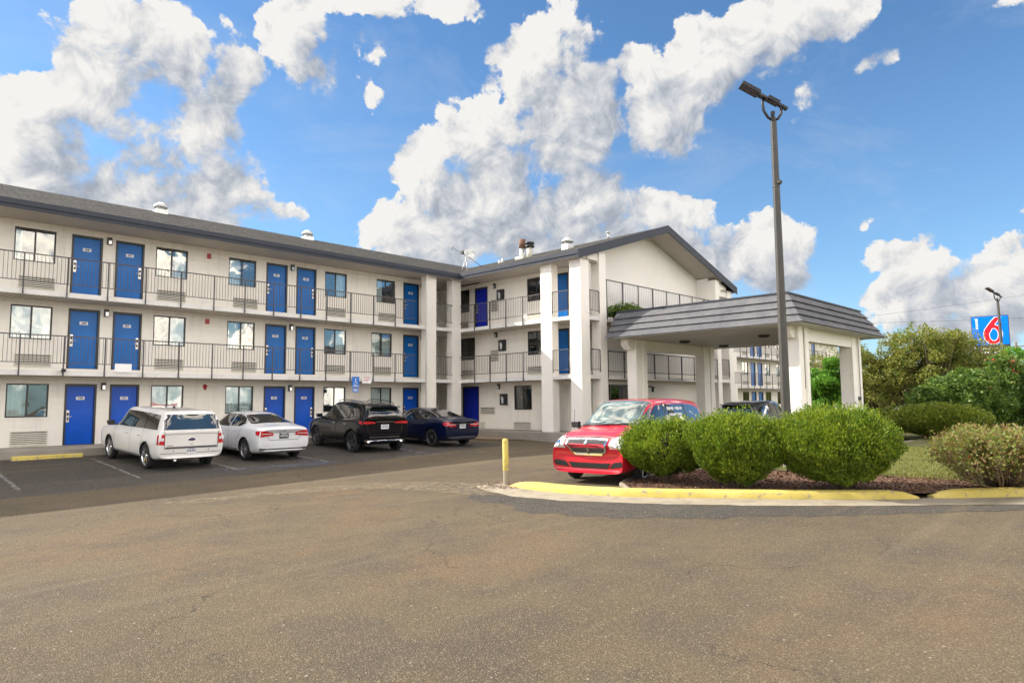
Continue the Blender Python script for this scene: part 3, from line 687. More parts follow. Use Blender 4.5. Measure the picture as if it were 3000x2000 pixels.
def pillar(x0, x1, y0, y1, brk):
    b = MB(); b.box((x0,y0,-.4),(x1,y1,CZ0-.06))
    for f in (.0, .62): b.box((x0+(x1-x0)*f-(.03 if f == 0 else 0),y0-.05,-.4),(x0+(x1-x0)*(f+.36),y0,CZ0-.062))
    b.build('pillar', M['stucco'], can)
    if brk:
        ym = (y0+y1)/2; b = MB(); b.prism([(x0-.02,ym-.19,CZ0-.062),(x0-.5,ym-.19,CZ0-.062),(x0-.5,ym-.19,CZ0-.3),(x0-.3,ym-.19,CZ0-.5),(x0-.02,ym-.19,CZ0-.5)], (0,.38,0)); b.build('bracket', M['stucco'], can)
pillar(2.05, 2.95, -16.5, -15.95, True); pillar(8.05, 9.15, -16.4, -15.9, True); pillar(2.05, 2.9, -9.35, -8.9, True); pillar(8.05, 9.1, -9.35, -8.9, False)
b = MB(); b.box((2.95,-16.42,CZ0-.55),(8.05,-16.1,CZ0-.063)); b.build('canopy_beam', M['stucco'], can)
b = MB(); b.box((2.9,-9.3,CZ0-.5),(8.05,-8.95,CZ0-.063)); b.build('canopy_beam', M['stucco'], can)
for (x, y) in ((4.48,-10.4),(4.53,-14.1),(8.2,-10.4),(7.6,-14.2)):
    b = MB(); b.lathe([(.24,0),(.24,-.06),(.16,-.1),(0,-.1)], 18, 0, 'z', (x,y,CZ0-.062)); b.build('ceiling_light', M['dark_metal'], can)
b = MB(); b.tube([(2.4,-16.57,CZ0-.1),(2.4,-16.57,1.9)], .012, 6); b.build('conduit', M['rail'], can); b = MB(); b.tube([(8.75,-16.47,CZ0-.1),(8.75,-16.47,1.2)], .012, 6); b.build('conduit', M['rail'], can)
b = MB(); b.box((8.45,-16.48,1.45),(8.8,-16.452,1.6)); b.build('small_plaque', M['fascia'], can)
# ------------------------------------------------------------------ vehicles
def itp(keys, x):
    if x <= keys[0][0]: return keys[0][1]
    for (a, p), (c, q) in zip(keys, keys[1:]):
        if x <= c: return p + (q-p)*(x-a)/(c-a)
    return keys[-1][1]
def rim_mesh(r, spokes, split, wd=.2):
    b = MB()
    b.lathe([(r*.66,-wd/2+.03),(r*.66,wd/2-.05),(r*.70,wd/2-.02),(r*.74,wd/2-.02),(r*.76,wd/2-.035)], 32, 0, 'y')
    b.lathe([(0,wd/2-.035),(.06,wd/2-.04),(.075,wd/2-.06),(.075,wd/2-.1)], 16, 0, 'y')
    for i in range(spokes):
        for off in ((-.09, .09) if split else (0,)):
            a = 2*math.pi*i/spokes + off*1.3
            c, s_ = math.cos(a), math.sin(a); w0, w1 = .02, (.017 if split else .026)
            pts = []
            for rr_, w, y in ((.05, w0, wd/2-.05), (r*.69, w1, wd/2-.028)):
                pts.append([(rr_*c - w*s_, y, rr_*s_ + w*c), (rr_*c + w*s_, y, rr_*s_ - w*c)])
            (A1, A2), (B1, B2) = pts
            dn = lambda p: (p[0], p[1]-.035, p[2])
            b.add([A1,B1,B2,A2,dn(A1),dn(B1),dn(B2),dn(A2)], [(0,1,2,3),(0,4,5,1),(3,2,6,7),(1,5,6,2)])
    b.lathe([(0,-.0),(r*.66,-.0)], 24, 1, 'y')
    return b
def wheel(parent, x, y, r, side, rim, spokes, split, turn=0, tw=.21):
    b = MB(); hw = tw/2
    b.lathe([(r*.70,-hw+.015),(r*.8,-hw),(r*.95,-hw+.008),(r,-hw+.035),(r*1.003,0),(r,hw-.035),(r*.95,hw-.008),(r*.8,hw),(r*.72,hw-.012)], 36, 0, 'y')
    o = b.build('wheel', M['rubber'], parent); o.location = (x, y, r); o.rotation_euler = (0, 0, turn + (0 if side > 0 else math.pi))
    ro = rim_mesh(r, spokes, split, tw).build('rim', [M[rim], M['black']], o); return o

class Car:
    """x forward, y left, z up; origin on the ground under the middle of the wheelbase"""
    def __init__(s, name, label, cat, loc, yaw, L_, w, wb, wr, keys, mat, rim='alloy', spokes=5, split=True, arch=1.14, rake=(0, 0), sub=2):
        s.root = thing(name, loc, label, cat, yaw); s.k = keys; xs = keys['xs']; hw = w/2
        s.fx, s.rx_ = wb/2, -wb/2
        V = []; K = 11
        zb = lambda x: itp(keys['bot'], x)
        for i, x in enumerate(xs):
            top = itp(keys['top'], x); belt = itp(keys['belt'], x); ww = itp(keys['wid'], x)*hw; rw = itp(keys['rw'], x)*hw; z0 = zb(x)
            top = max(top, belt+.012)
            gh = (top-belt) > .15
            ring = [(0, z0), (ww*.80, z0), (ww*.955, z0+.05), (ww*.99, z0+(belt-z0)*.28), (ww, z0+(belt-z0)*.58), (ww*.985, belt-.075), (ww*.945, belt-.005)]
            if gh:
                a, c = (ww*.93, belt+.03), (rw, top-.06)
                ring += [a, c, (rw-.07, top-.012), (0, top)]
            else:
                ring += [(ww*.90, belt+(top-belt)*.35), (ww*.72, belt+(top-belt)*.75), (ww*.45, top-.006), (0, top)]
            for (y, z) in ring:
                xx = x
                if i <= 1: xx += rake[0]*max(0, z-belt) + (.05 if z < z0+.12 else 0)
                if i >= len(xs)-2: xx -= rake[1]*max(0, z-.75) + (.06 if z < z0+.12 else 0)
                if i in (0, len(xs)-1): xx += (1 if i == 0 else -1)*itp(keys.get('plan', [(0,0),(1,.16)]), abs(y)/hw)
                V.append((xx, y, z))
        n = len(xs); bm = bmesh.new(); vl = []
        for i in range(n):
            row = [bm.verts.new(V[i*K+j]) for j in range(K)]
            row += [bm.verts.new((V[i*K+j][0], -V[i*K+j][1], V[i*K+j][2])) for j in range(K-2, 0, -1)]
            vl.append(row)
        m = 2*K-2
        for i in range(n-1):
            for j in range(m): bm.faces.new((vl[i][j], vl[i][(j+1)%m], vl[i+1][(j+1)%m], vl[i+1][j]))
        for row, fl in ((vl[0], 0), (vl[-1], 1)):
            for j in range(K-1):
                a, c = row[j], row[j+1]; d = row[(m-j)%m]; e = row[(m-j-1)%m]
                q = [a, c, e, d] if a is not d else [a, c, e]
                if c is e: q = [a, c, d]
                if len(set(q)) < 3: continue
                bm.faces.new(q if fl else q[::-1])
        bmesh.ops.recalc_face_normals(bm, faces=bm.faces)
        me = bpy.data.meshes.new('body'); bm.to_mesh(me); bm.free()
        o = bpy.data.objects.new('tmp', me); COL.objects.link(o)
        sm = o.modifiers.new('s', 'SUBSURF'); sm.levels = sub; sm.render_levels = sub
        b = MB()
        for x in (s.fx, s.rx_):
            for sd in (-1, 1): b.tube([(x, sd*(hw-.34), wr*1.0), (x, sd*(hw+.3), wr*1.0)], wr*arch, 32)
        cut = b.build('cut', M['black']); 
        bo = o.modifiers.new('b', 'BOOLEAN'); bo.object = cut; bo.operation = 'DIFFERENCE'; bo.solver = 'EXACT'
        me.materials.append(M[mat]); me.materials.append(M['black'])
        bpy.context.view_layer.update()
        me2 = bpy.data.meshes.new_from_object(o.evaluated_get(bpy.context.evaluated_depsgraph_get()))
        bpy.data.objects.remove(o); bpy.data.objects.remove(cut)
        s.body = link(bpy.data.objects.new('body', me2), s.root)
        # inside of the wheel wells is black, smooth shading except at the cuts
        mi = []; smo = []
        while len(me2.materials) < 2: me2.materials.append(M['black'])
        for p in me2.polygons:
            c = p.center; well = False
            for x in (s.fx, s.rx_):
                d = math.hypot(c.x-x, c.z-wr)
                if d < wr*arch*1.005 and abs(c.y) < hw*.995 and (abs(p.normal.y) < .5 or abs(c.y) < hw-.25): well = True
            mi.append(1 if well else 0); smo.append(not well)
        me2.polygons.foreach_set('material_index', mi); me2.polygons.foreach_set('use_smooth', smo)
        s.bvh = BVHTree.FromPolygons([v.co.copy() for v in me2.vertices], [tuple(p.vertices) for p in me2.polygons])
        tw = .2
        for x in (s.fx, s.rx_):
            for sd in (-1, 1): wheel(s.root, x, sd*(hw-tw/2-.025), wr, sd, rim, spokes, split, 0, tw)
    def patch(s, name, view, poly, mat, off=.006, step=.09, parent=None, m2=None, smooth=True):
        """thin panel that follows the body: poly is drawn in the view plane and wrapped on the body"""
        ax = {'left':(0,2,Vector((0,-1,0))), 'right':(0,2,Vector((0,1,0))), 'rear':(1,2,Vector((1,0,0))), 'front':(1,2,Vector((-1,0,0))), 'top':(0,1,Vector((0,0,-1)))}[view]
        bm = bmesh.new()
        def mk(p):
            q = [0,0,0]; q[ax[0]] = p[0]; q[ax[1]] = p[1]; return q
        f = bm.faces.new([bm.verts.new(mk(p)) for p in poly])
        for a in ax[:2]:
            lo = min(v.co[a] for v in bm.verts); hi = max(v.co[a] for v in bm.verts); n = int((hi-lo)/step)
            nv = Vector((0,0,0)); nv[a] = 1
            for i in range(1, n+1):
                co = Vector((0,0,0)); co[a] = lo+(hi-lo)*i/(n+1)
                bmesh.ops.bisect_plane(bm, geom=bm.verts[:]+bm.edges[:]+bm.faces[:], plane_co=co, plane_no=nv)
        bmesh.ops.triangulate(bm, faces=bm.faces)
        d = ax[2]
        bm.normal_update()
        for v in bm.verts:
            o = v.co.copy() - d*6
            h, nrm, idx, dist = s.bvh.ray_cast(o, d)
            if h is None: h, nrm, idx, dist = s.bvh.find_nearest(v.co - d*1.0)
            if nrm.dot(d) > 0: nrm = -nrm
            v.co = h + nrm*off*.4 - d*off
        if bm.faces and sum((f.normal.dot(d) for f in bm.faces)) > 0: bmesh.ops.reverse_faces(bm, faces=bm.faces)
        bm.normal_update()
        me = bpy.data.meshes.new(name); bm.to_mesh(me); bm.free(); me.materials.append(M[mat])
        me.polygons.foreach_set('use_smooth', [smooth]*len(me.polygons))
        return link(bpy.data.objects.new(name, me), parent or s.body)
    def seam(s, view, pts, w=.014, mat='black', name='panel_seam'):
        polys = []
        L_ = [Vector((*p,)) for p in pts]; l, r = [], []
        for i, p in enumerate(L_):
            t = (L_[min(i+1,len(L_)-1)]-L_[max(i-1,0)]).normalized(); nn = Vector((-t.y, t.x))*w/2
            l.append(tuple(p+nn)); r.append(tuple(p-nn))
        return s.patch(name, view, l + r[::-1], mat, off=.004, step=.12)
    def hit(s, view, a, b_):
        d = {'left':Vector((0,-1,0)),'right':Vector((0,1,0)),'rear':Vector((1,0,0)),'front':Vector((-1,0,0)),'top':Vector((0,0,-1))}[view]
        o = Vector((a,0,b_)) if view in ('left','right') else (Vector((0,a,b_)) if view in ('rear','front') else Vector((a,b_,0)))
        h, n, i, q = s.bvh.ray_cast(o - d*6, d); return h, n
    def box_on(s, name, view, a, b_, dims, mat, parent=None, out=.0):
        h, n = s.hit(view, a, b_)
        b = MB(); x, y, z = dims; b.box((-x/2,-y/2,-z/2),(x/2,y/2,z/2)); o = b.build(name, mat if isinstance(mat, list) else M[mat], parent or s.body); o.location = h + n*out; return o
    def plate(s, view, z, w=.305, h=.155, mat='plate', out=.012):
        hp, n = s.hit(view, 0, z); sg = -1 if view == 'rear' else 1
        b = MB(); b.box((-.006,-w/2,-h/2),(.006,w/2,h/2)); r = random.Random(z)
        for k in range(6):
            y = -w*.36+k*w*.145; b.box((sg*.0065-.0005, y-.012, -.028-r.random()*.008), (sg*.0065+.0005, y+.012, .024+r.random()*.01), 1)
        b.box((sg*.0065-.0005,-w*.3,h*.33),(sg*.0065+.0005,w*.3,h*.42),1)
        o = b.build('licence_plate', [M[mat], M['ink'] if mat != 'black' else M['plate']], s.root); o.location = hp + Vector((sg*out,0,0)); return o
    def mirror(s, x, z, mat, size=(.14,.2,.15)):
        for sd, v in ((1,'left'),(-1,'right')):
            h, n = s.hit(v, x, z)
            b = MB(); b.tube([(0,0,0),(0,sd*.14,.03)], .025, 6); bm = b
            b.prism([(.05,sd*.12,.0),(.07,sd*.30,.01),(.07,sd*.32,.13),(.05,sd*.13,.14)] if sd > 0 else [(.05,sd*.13,.14),(.07,sd*.32,.13),(.07,sd*.30,.01),(.05,sd*.12,.0)], (-.13,0,0))
            o = b.build('wing_mirror', M[mat], s.root); o.location = h
    def handles(s, xs, z, mat):
        for x in xs:
            for sd, v in ((1,'left'),(-1,'right')):
                h, n = s.hit(v, x, z); b = MB(); b.tube([(-.09,0,0),(-.07,sd*.03,0),(.07,sd*.03,0),(.09,0,0)], .012, 6); o = b.build('door_handle', M[mat], s.root); o.location = h
    def both(s, name, pts, mat, **kw):
        a = s.patch(name, 'left', pts, mat, **kw); b = s.patch(name, 'right', pts, mat, **kw); return a, b
def rr(y0, y1, z0, z1, c=.03):
    return [(y0+c,z0),(y1-c,z0),(y1,z0+c),(y1,z1-c),(y1-c,z1),(y0+c,z1),(y0,z1-c),(y0,z0+c)]
def mir(p): return [(-a, b) for a, b in p]

# white boxy wagon -----------------------------------------------------------
k = dict(xs=[-2.54,-2.48,-2.30,-1.9,-1.5,-.9,-.2,.35,.62,1.02,1.28,1.6,2.05,2.36,2.50,2.56],
 top=[(-2.54,1.60),(-2.48,1.66),(-2.3,1.70),(-1.,1.73),(.45,1.725),(.70,1.70),(1.28,1.12),(1.6,1.09),(2.36,1.03),(2.5,.97),(2.56,.90)],
 belt=[(-2.54,1.10),(-2.4,1.12),(1.28,1.06),(1.6,1.04),(2.36,.97),(2.56,.85)],
 wid=[(-2.54,.93),(-2.48,.965),(-2.3,.985),(-1,1),(1.6,1),(2.3,.96),(2.56,.90)], rw=[(-2.54,.74),(-2.3,.77),(0,.77),(.62,.745),(2.5,.7)],
 bot=[(-2.54,.36),(-2.3,.30),(-1.9,.26),(1.9,.26),(2.3,.24),(2.56,.28)], plan=[(0,0),(.7,.03),(1,.14)])
G_ = lambda x, y: None
c = Car('parked_wagon', 'white boxy wagon with chrome wheels and a dark oval badge on its tailgate', 'car', (-15.86,-4.02,-.205), R(90), 5.1, 1.93, 2.99, .365, k, 'p_white', 'chrome', 6, True, rake=(.30, .0))
c.root.rotation_euler = (0, R(-2.9), R(92)); c.root.scale = (.97, .97, .97)
for seg in (((-2.2,1.16),(-1.30,1.15),(-1.30,1.60),(-2.10,1.57)), ((-1.24,1.15),(-.35,1.135),(-.35,1.61),(-1.24,1.60)), ((-.29,1.13),(.80,1.12),(.94,1.15),(.50,1.54),(.40,1.60),(-.29,1.61))):
    c.both('side_window', list(seg), 'cg')
c.both('window_pillar', [(-1.31,1.15),(-1.23,1.15),(-1.23,1.61),(-1.31,1.60)], 'black', off=.004); c.both('window_pillar', [(-.36,1.14),(-.28,1.13),(-.28,1.61),(-.36,1.61)], 'black', off=.004)
c.patch('rear_window', 'rear', [(-.80,1.17),(.80,1.17),(.86,1.24),(.77,1.57),(.70,1.60),(-.70,1.60),(-.77,1.57),(-.86,1.24)], 'cg', off=.008)
c.patch('windscreen', 'front', [(-.78,1.16),(.78,1.16),(.66,1.60),(-.66,1.60)], 'cg')
c.seam('rear', [(-.80,1.13),(-.76,1.08),(-.76,.62)]); c.seam('rear', [(.80,1.13),(.76,1.08),(.76,.62)])
c.seam('rear', [(-.74,1.04),(0,1.045),(.74,1.04)], .01); c.seam('rear', [(-.86,.50),(0,.49),(.86,.50)], .012)
c.patch('tailgate_strip', 'rear', rr(-.74,.74,.63,.685,.01), 'rail', off=.01)
for sg in (1, -1):
    P = [(.77,.74),(.925,.76),(.935,1.03),(.77,1.04)]; P = P if sg > 0 else mir(P)
    o = c.patch('tail_light', 'rear', P, 'tail', off=.012, parent=c.root)
    Q = [(.79,.86),(.92,.865),(.92,.945),(.79,.945)]; Q = Q if sg > 0 else mir(Q)
    c.patch('reverse_lens', 'rear', Q, 'lens', off=.02, parent=o)
    c.patch('tail_light', 'left' if sg > 0 else 'right', [(-2.50,.76),(-2.36,.75),(-2.36,1.03),(-2.50,1.03)], 'tail', off=.008, parent=c.root)
bd = MB(); bd.lathe([(0,.012),(.9,.012),(1,.004),(1,0)], 24, 0, 'x'); bd.lathe([(.0,.016),(.84,.016)], 24, 1, 'x'); h, n = c.hit('rear', 0, .885)
bo = bd.build('oval_badge', [M['chrome'], M['ink']], c.root); bo.location = h; bo.scale = (-1, .115, .048)
c.box_on('model_lettering', 'rear', .62, .72, (.006,.2,.02), 'chrome'); c.box_on('badge_lettering', 'rear', 0, .745, (.006,.1,.015), 'chrome')
c.plate('rear', .56); c.mirror(.95, 1.12, 'black'); c.handles((-.1,-1.08), .93, 'chrome')
for sd in ('left','right'):
    c.seam(sd, [(.98,1.08),(1.0,.6),(.9,.36)]); c.seam(sd, [(-.32,1.12),(-.33,.36)]); c.seam(sd, [(-1.27,1.12),(-1.25,.8),(-1.08,.62)]); c.seam(sd, [(1.0,.36),(-1.0,.36)], .02)
    for z in (.62,.72,.80): c.seam(sd, [(.85,z),(-1.0,z)], .008, 'p_white', 'door_groove')
b = MB(); b.prism([(-1.0,-.01,1.72),(-1.05,-.01,1.78),(-1.2,-.01,1.73)], (0,.04,0)); b.build('roof_antenna', M['black'], c.root)
for y in (-.5, .5): c.patch('parking_sensor', 'rear', rr(y-.015,y+.015,.55,.58,.008), 'black', off=.01)
b = MB(); b.tube([(-2.25,.45,.3),(-2.5,.45,.29)], .035, 10); b.build('exhaust_pipe', M['chrome'], c.root)

# white sedan ------------------------------------------------------------------
sed = lambda H=1.46: dict(xs=[-2.42,-2.37,-2.18,-1.82,-1.55,-1.05,-.55,-.05,.35,.62,1.25,1.5,1.95,2.25,2.38,2.44],
 top=[(-2.42,.98),(-2.37,1.05),(-2.18,1.09),(-1.82,1.12),(-1.55,1.17),(-.62,H-.035),(-.05,H),(.35,H-.01),(.62,H-.07),(1.25,1.02),(1.5,.99),(2.25,.86),(2.38,.79),(2.44,.72)],
 belt=[(-2.42,.90),(-2.2,1.0),(-1.5,1.03),(0,.96),(1.25,.92),(2.0,.82),(2.44,.66)],
 wid=[(-2.42,.84),(-2.37,.89),(-2.18,.95),(-1.5,1),(1.5,1),(2.2,.93),(2.44,.82)], rw=[(-2.4,.6),(-1.5,.62),(-.6,.64),(.0,.66),(.62,.64),(2.4,.6)],
 bot=[(-2.42,.34),(-2.2,.25),(-1.8,.2),(1.9,.2),(2.44,.2)], plan=[(0,0),(.6,.05),(1,.22)])
def sedan(name, label, loc, yaw, mat, rim, spokes, lights, pl, pitch, mirror):
    c = Car(name, label, 'car', loc, yaw, 4.9, 1.85, 2.83, .335, sed(), mat, rim, spokes, True, rake=(.05, .0))
    c.root.rotation_euler = (0, R(pitch), yaw)
    c.both('side_window', [(-.25,1.0),(.86,.98),(1.0,1.0),(.50,1.31),(.25,1.37),(-.22,1.385)], 'cg')
    c.both('side_window', [(-1.15,1.06),(-1.0,1.03),(-.31,1.01),(-.28,1.385),(-.6,1.37),(-.95,1.26),(-1.16,1.13)], 'cg')
    for v in ('left','right'):
        c.seam(v, [(1.1,.98),(.5,1.345),(.25,1.40),(-.28,1.41),(-.62,1.39),(-1.0,1.27),(-1.25,1.1)], .022, 'chrome' if mat != 'p_navy' else 'black', 'window_trim')
        c.seam(v, [(1.02,.95),(1.05,.6),(.92,.3)]); c.seam(v, [(-.28,.98),(-.3,.3)]); c.seam(v, [(-1.18,1.03),(-1.08,.78),(-.92,.62)]); c.seam(v, [(.95,.3),(-.95,.3)], .015)
    c.patch('rear_window', 'top', [(-1.62,-.62),(-1.62,.62),(-1.45,.70),(-.78,.56),(-.72,.5),(-.72,-.5),(-.78,-.56),(-1.45,-.70)], 'cg', off=.008)
    c.patch('windscreen', 'top', [(.62,-.52),(.62,.52),(1.22,.72),(1.32,.5),(1.36,0),(1.32,-.5),(1.22,-.72)], 'cg', off=.008)
    c.seam('rear', [(-.62,1.04),(-.58,.82),(-.48,.66),(.48,.66),(.58,.82),(.62,1.04)], .012)
    for sg in (1, -1):
        f = (lambda P: P) if sg > 0 else mir
        o = c.patch('tail_light', 'rear', f(lights), 'tail', off=.014, parent=c.root)
        xs_ = [p[0] for p in lights]; zs_ = [p[1] for p in lights]; z = (min(zs_)+max(zs_))/2
        c.patch('lamp_strip', 'rear', f([(min(xs_)+.08,z-.012),(max(xs_)-.1,z-.012),(max(xs_)-.1,z+.014),(min(xs_)+.08,z+.014)]), 'lens', off=.02, parent=o)
        c.patch('tail_light', 'left' if sg > 0 else 'right', [(-2.34,z-.07),(-2.16,z-.03),(-2.12,z+.07),(-2.30,z+.09)], 'tail', off=.01, parent=c.root)
    c.patch('rear_diffuser', 'rear', [(-.86,.36),(-.6,.30),(.6,.30),(.86,.36),(.80,.42),(.55,.40),(-.55,.40),(-.80,.42)], 'black', off=.008)
    c.patch('chrome_bar', 'rear', rr(-.42,.42,.885,.905,.005), 'chrome', off=.012)
    c.box_on('boot_badge', 'rear', 0, .945, (.01,.11,.035), 'chrome'); c.plate('rear', .80 if pl == 'plate' else .78, mat=pl)
    c.mirror(.86, 1.0, mirror); c.handles((-.12,-.92), .87, mirror if mat == 'p_navy' else 'chrome'); return c
sedan('parked_sedan', 'white sedan with clear-centred red tail lights parked between the white wagon and the black SUV', (-12.88,-3.9,-.18), R(90), 'p_white2', 'alloy', 5,
      [(.36,.80),(.80,.76),(.86,.84),(.84,.95),(.62,.95),(.40,.90)], 'black', -2.4, 'p_white2')
s2 = sedan('parked_sedan', 'dark blue sedan beside the inner corner columns, the last car of the row', (-5.42,-4.0,-.15), R(89), 'p_navy', 'dalloy', 5,
      [(.30,.80),(.62,.78),(.80,.82),(.86,.90),(.82,.97),(.60,.95),(.40,.86)], 'plate', -1.8, 'p_navy')

# SUVs ---------------------------------------------------------------------------
suvk = lambda H: dict(xs=[-2.36,-2.31,-2.12,-1.75,-1.3,-.7,-.1,.30,.55,1.15,1.4,1.8,2.2,2.4,2.48,2.52],
 top=[(-2.36,1.28),(-2.31,1.44),(-2.12,H-.16),(-1.75,H-.06),(-.7,H),(-.1,H),(.30,H-.03),(.55,H-.1),(1.15,1.22),(1.4,1.17),(2.2,1.06),(2.4,.98),(2.52,.86)],
 belt=[(-2.36,1.16),(-2.1,1.2),(0,1.10),(1.15,1.07),(2.2,.95),(2.52,.78)],
 wid=[(-2.36,.88),(-2.31,.93),(-2.12,.97),(-1.4,1),(1.6,1),(2.2,.95),(2.52,.84)], rw=[(-2.36,.62),(-1.5,.68),(0,.72),(.55,.69),(2.5,.62)],
 bot=[(-2.36,.42),(-2.1,.32),(-1.7,.26),(1.9,.26),(2.52,.28)], plan=[(0,0),(.6,.05),(1,.20)])
def suv(name, label, loc, yaw, mat, H, pitch, rails=True, rake=.25, rim='dalloy'):
    c = Car(name, label, 'car', loc, yaw, 4.9, 1.95, 2.99, .385, suvk(H), mat, rim, 5, True, rake=(rake, .0), arch=1.12)
    c.root.rotation_euler = (0, R(pitch), yaw)
    t = H-.17
    c.both('side_window', [(-.22,1.16),(.84,1.13),(.94,1.16),(.42,t-.06),(.25,t+.01),(-.2,t+.03)], 'cg')
    c.both('side_window', [(-1.18,1.22),(-.28,1.17),(-.26,t+.03),(-1.0,t+.01),(-1.18,t-.05)], 'cg')
    c.both('side_window', [(-1.95,1.30),(-1.24,1.23),(-1.24,t-.06),(-1.6,t-.08),(-1.88,t-.18)], 'cg')
    for v in ('left','right'):
        c.seam(v, [(.98,1.08),(1.02,.6),(.92,.34)]); c.seam(v, [(-.25,1.12),(-.27,.34)]); c.seam(v, [(-1.2,1.17),(-1.12,.86),(-.98,.68)]); c.seam(v, [(-.95,.35),(.95,.35)], .03, 'chrome' if rails else 'black', 'sill_strip')
        c.seam(v, [(.9,1.10),(-.3,1.13),(-1.2,1.17),(-1.95,1.26)], .014, 'chrome', 'window_trim') if rails else None
    c.patch('rear_window', 'rear', [(-.66,1.2),(.66,1.2),(.70,1.26),(.54,H-.2),(.50,H-.17),(-.50,H-.17),(-.54,H-.2),(-.70,1.26)], 'cg', off=.01)
    c.patch('windscreen', 'front', [(-.74,1.24),(.74,1.24),(.62,H-.12),(-.62,H-.12)], 'cg')
    c.seam('rear', [(-.70,1.14),(-.66,.80),(-.6,.66),(.6,.66),(.66,.80),(.70,1.14)])
    for sg in (1, -1):
        f = (lambda P: P) if sg > 0 else mir
        o = c.patch('tail_light', 'rear', f([(.36,1.06),(.80,1.03),(.88,1.06),(.87,1.12),(.70,1.13),(.40,1.10)]), 'tail', off=.016, parent=c.root)
        c.patch('tail_light', 'left' if sg > 0 else 'right', [(-2.30,1.0),(-2.02,1.09),(-2.06,1.14),(-2.30,1.13)], 'tail', off=.01, parent=c.root)
        c.patch('exhaust_trim', 'rear', f(rr(.58,.76,.40,.45,.02)), 'chrome', off=.02)
        if rails:
            b = MB(); y = sg*.60; b.tube([(-1.75,y,H-.09),(-1.6,y,H-.01),(-.8,y,H+.045),(0,y,H+.04),(.3,y,H-.02)], .016, 8); b.tube([(-.8,y,H-.02),(-.8,y,H+.04)], .014, 6); b.build('roof_rail', M['dalloy'], c.root)
    c.patch('chrome_bar', 'rear', rr(-.36,.36,1.095,1.115,.006), 'chrome', off=.016); c.patch('bumper_trim', 'rear', rr(-.60,.60,.56,.585,.006), 'chrome', off=.012); c.patch('lower_trim', 'rear', rr(-.66,.66,.44,.455,.004), 'chrome', off=.012)
    c.plate('rear', .93); c.mirror(.9, 1.14, mat); c.handles((-.08,-1.0), .99, 'chrome' if rails else mat)
    b = MB(); h, n = c.hit('top', -2.05, 0); b.box((-.16,-.56,-.02),(.05,.56,.012)); o = b.build('roof_spoiler', M[mat], c.root); o.location = (h.x-.08, 0, h.z+.01)
    return c
suv('parked_suv', 'black SUV with roof rails parked between the white and the dark blue sedan', (-8.82,-4.0,-.175), R(83.5), 'p_black', 1.79, -2.2)
suv('parked_suv', 'dark SUV waiting under the entrance canopy behind the round shrubs', (3.0,-14.4,-.28), R(4), 'p_dark', 1.77, 0, rails=False, rake=.45)

# red minivan ------------------------------------------------------------------
k = dict(xs=[-2.55,-2.50,-2.3,-1.9,-1.3,-.6,0.,.42,.70,1.45,1.75,2.05,2.32,2.48,2.56,2.60],
 top=[(-2.55,1.55),(-2.5,1.64),(-2.3,1.69),(-1.3,1.74),(-.3,1.75),(.42,1.71),(.70,1.64),(1.45,1.16),(1.75,1.12),(2.05,1.06),(2.32,.98),(2.48,.90),(2.56,.82),(2.60,.78)],
 belt=[(-2.55,1.10),(-2.3,1.12),(0,1.05),(1.45,1.0),(1.75,.99),(2.05,.95),(2.32,.86),(2.60,.70)],
 wid=[(-2.55,.91),(-2.5,.95),(-2.3,.98),(-1.3,1),(1.6,1),(2.2,.975),(2.48,.93),(2.6,.90)], rw=[(-2.55,.70),(-1.5,.74),(0,.75),(.7,.71),(2.6,.7)],
 bot=[(-2.55,.36),(-2.3,.28),(-1.8,.24),(1.9,.24),(2.3,.2),(2.6,.22)], plan=[(0,0),(.55,.05),(.8,.14),(1,.34)])
vx, vy, vt = -8.78, -16.62, R(187.8)
c = Car('minivan', 'red minivan with chrome cross-bar grille parked facing left behind the round shrubs', 'van', (vx, vy, -.335), vt, 5.15, 2.0, 3.08, .345, k, 'p_red', 'dalloy', 5, False, rake=(.1, .0))
c.root.scale = (.985, .98, 1.09)
c.patch('windscreen', 'top', [(.52,-.66),(.50,0),(.52,.66),(.60,.73),(1.36,.91),(1.46,.86),(1.52,.5),(1.55,0),(1.52,-.5),(1.46,-.86),(1.36,-.91),(.60,-.73)], 'cg_light', off=.008)
c.both('side_window', [(.10,1.10),(1.05,1.07),(1.18,1.10),(.62,1.49),(.45,1.57),(.10,1.60)], 'cg')
c.both('side_window', [(-1.15,1.13),(.02,1.105),(.02,1.60),(-1.15,1.60)], 'cg'); c.both('side_window', [(-2.3,1.16),(-1.23,1.135),(-1.23,1.60),(-1.9,1.57),(-2.25,1.48)], 'cg')
for x in (.06, -1.19): c.both('window_pillar', [(x-.04,1.1),(x+.04,1.1),(x+.04,1.61),(x-.04,1.61)], 'black', off=.004)
b = None
r_ = random.Random(4)
for z, n, x0 in ((1.50,14,-1.05),(1.36,12,-.95)):
    for i in range(n):
        x = x0 + i*.068; h_ = .02+r_.random()*.02
        if r_.random() < .88: c.patch('window_lettering', 'left', [(x,z-h_),(x+.05,z-h_),(x+.05,z+h_),(x,z+h_)], 'plate', off=.012, parent=c.root)
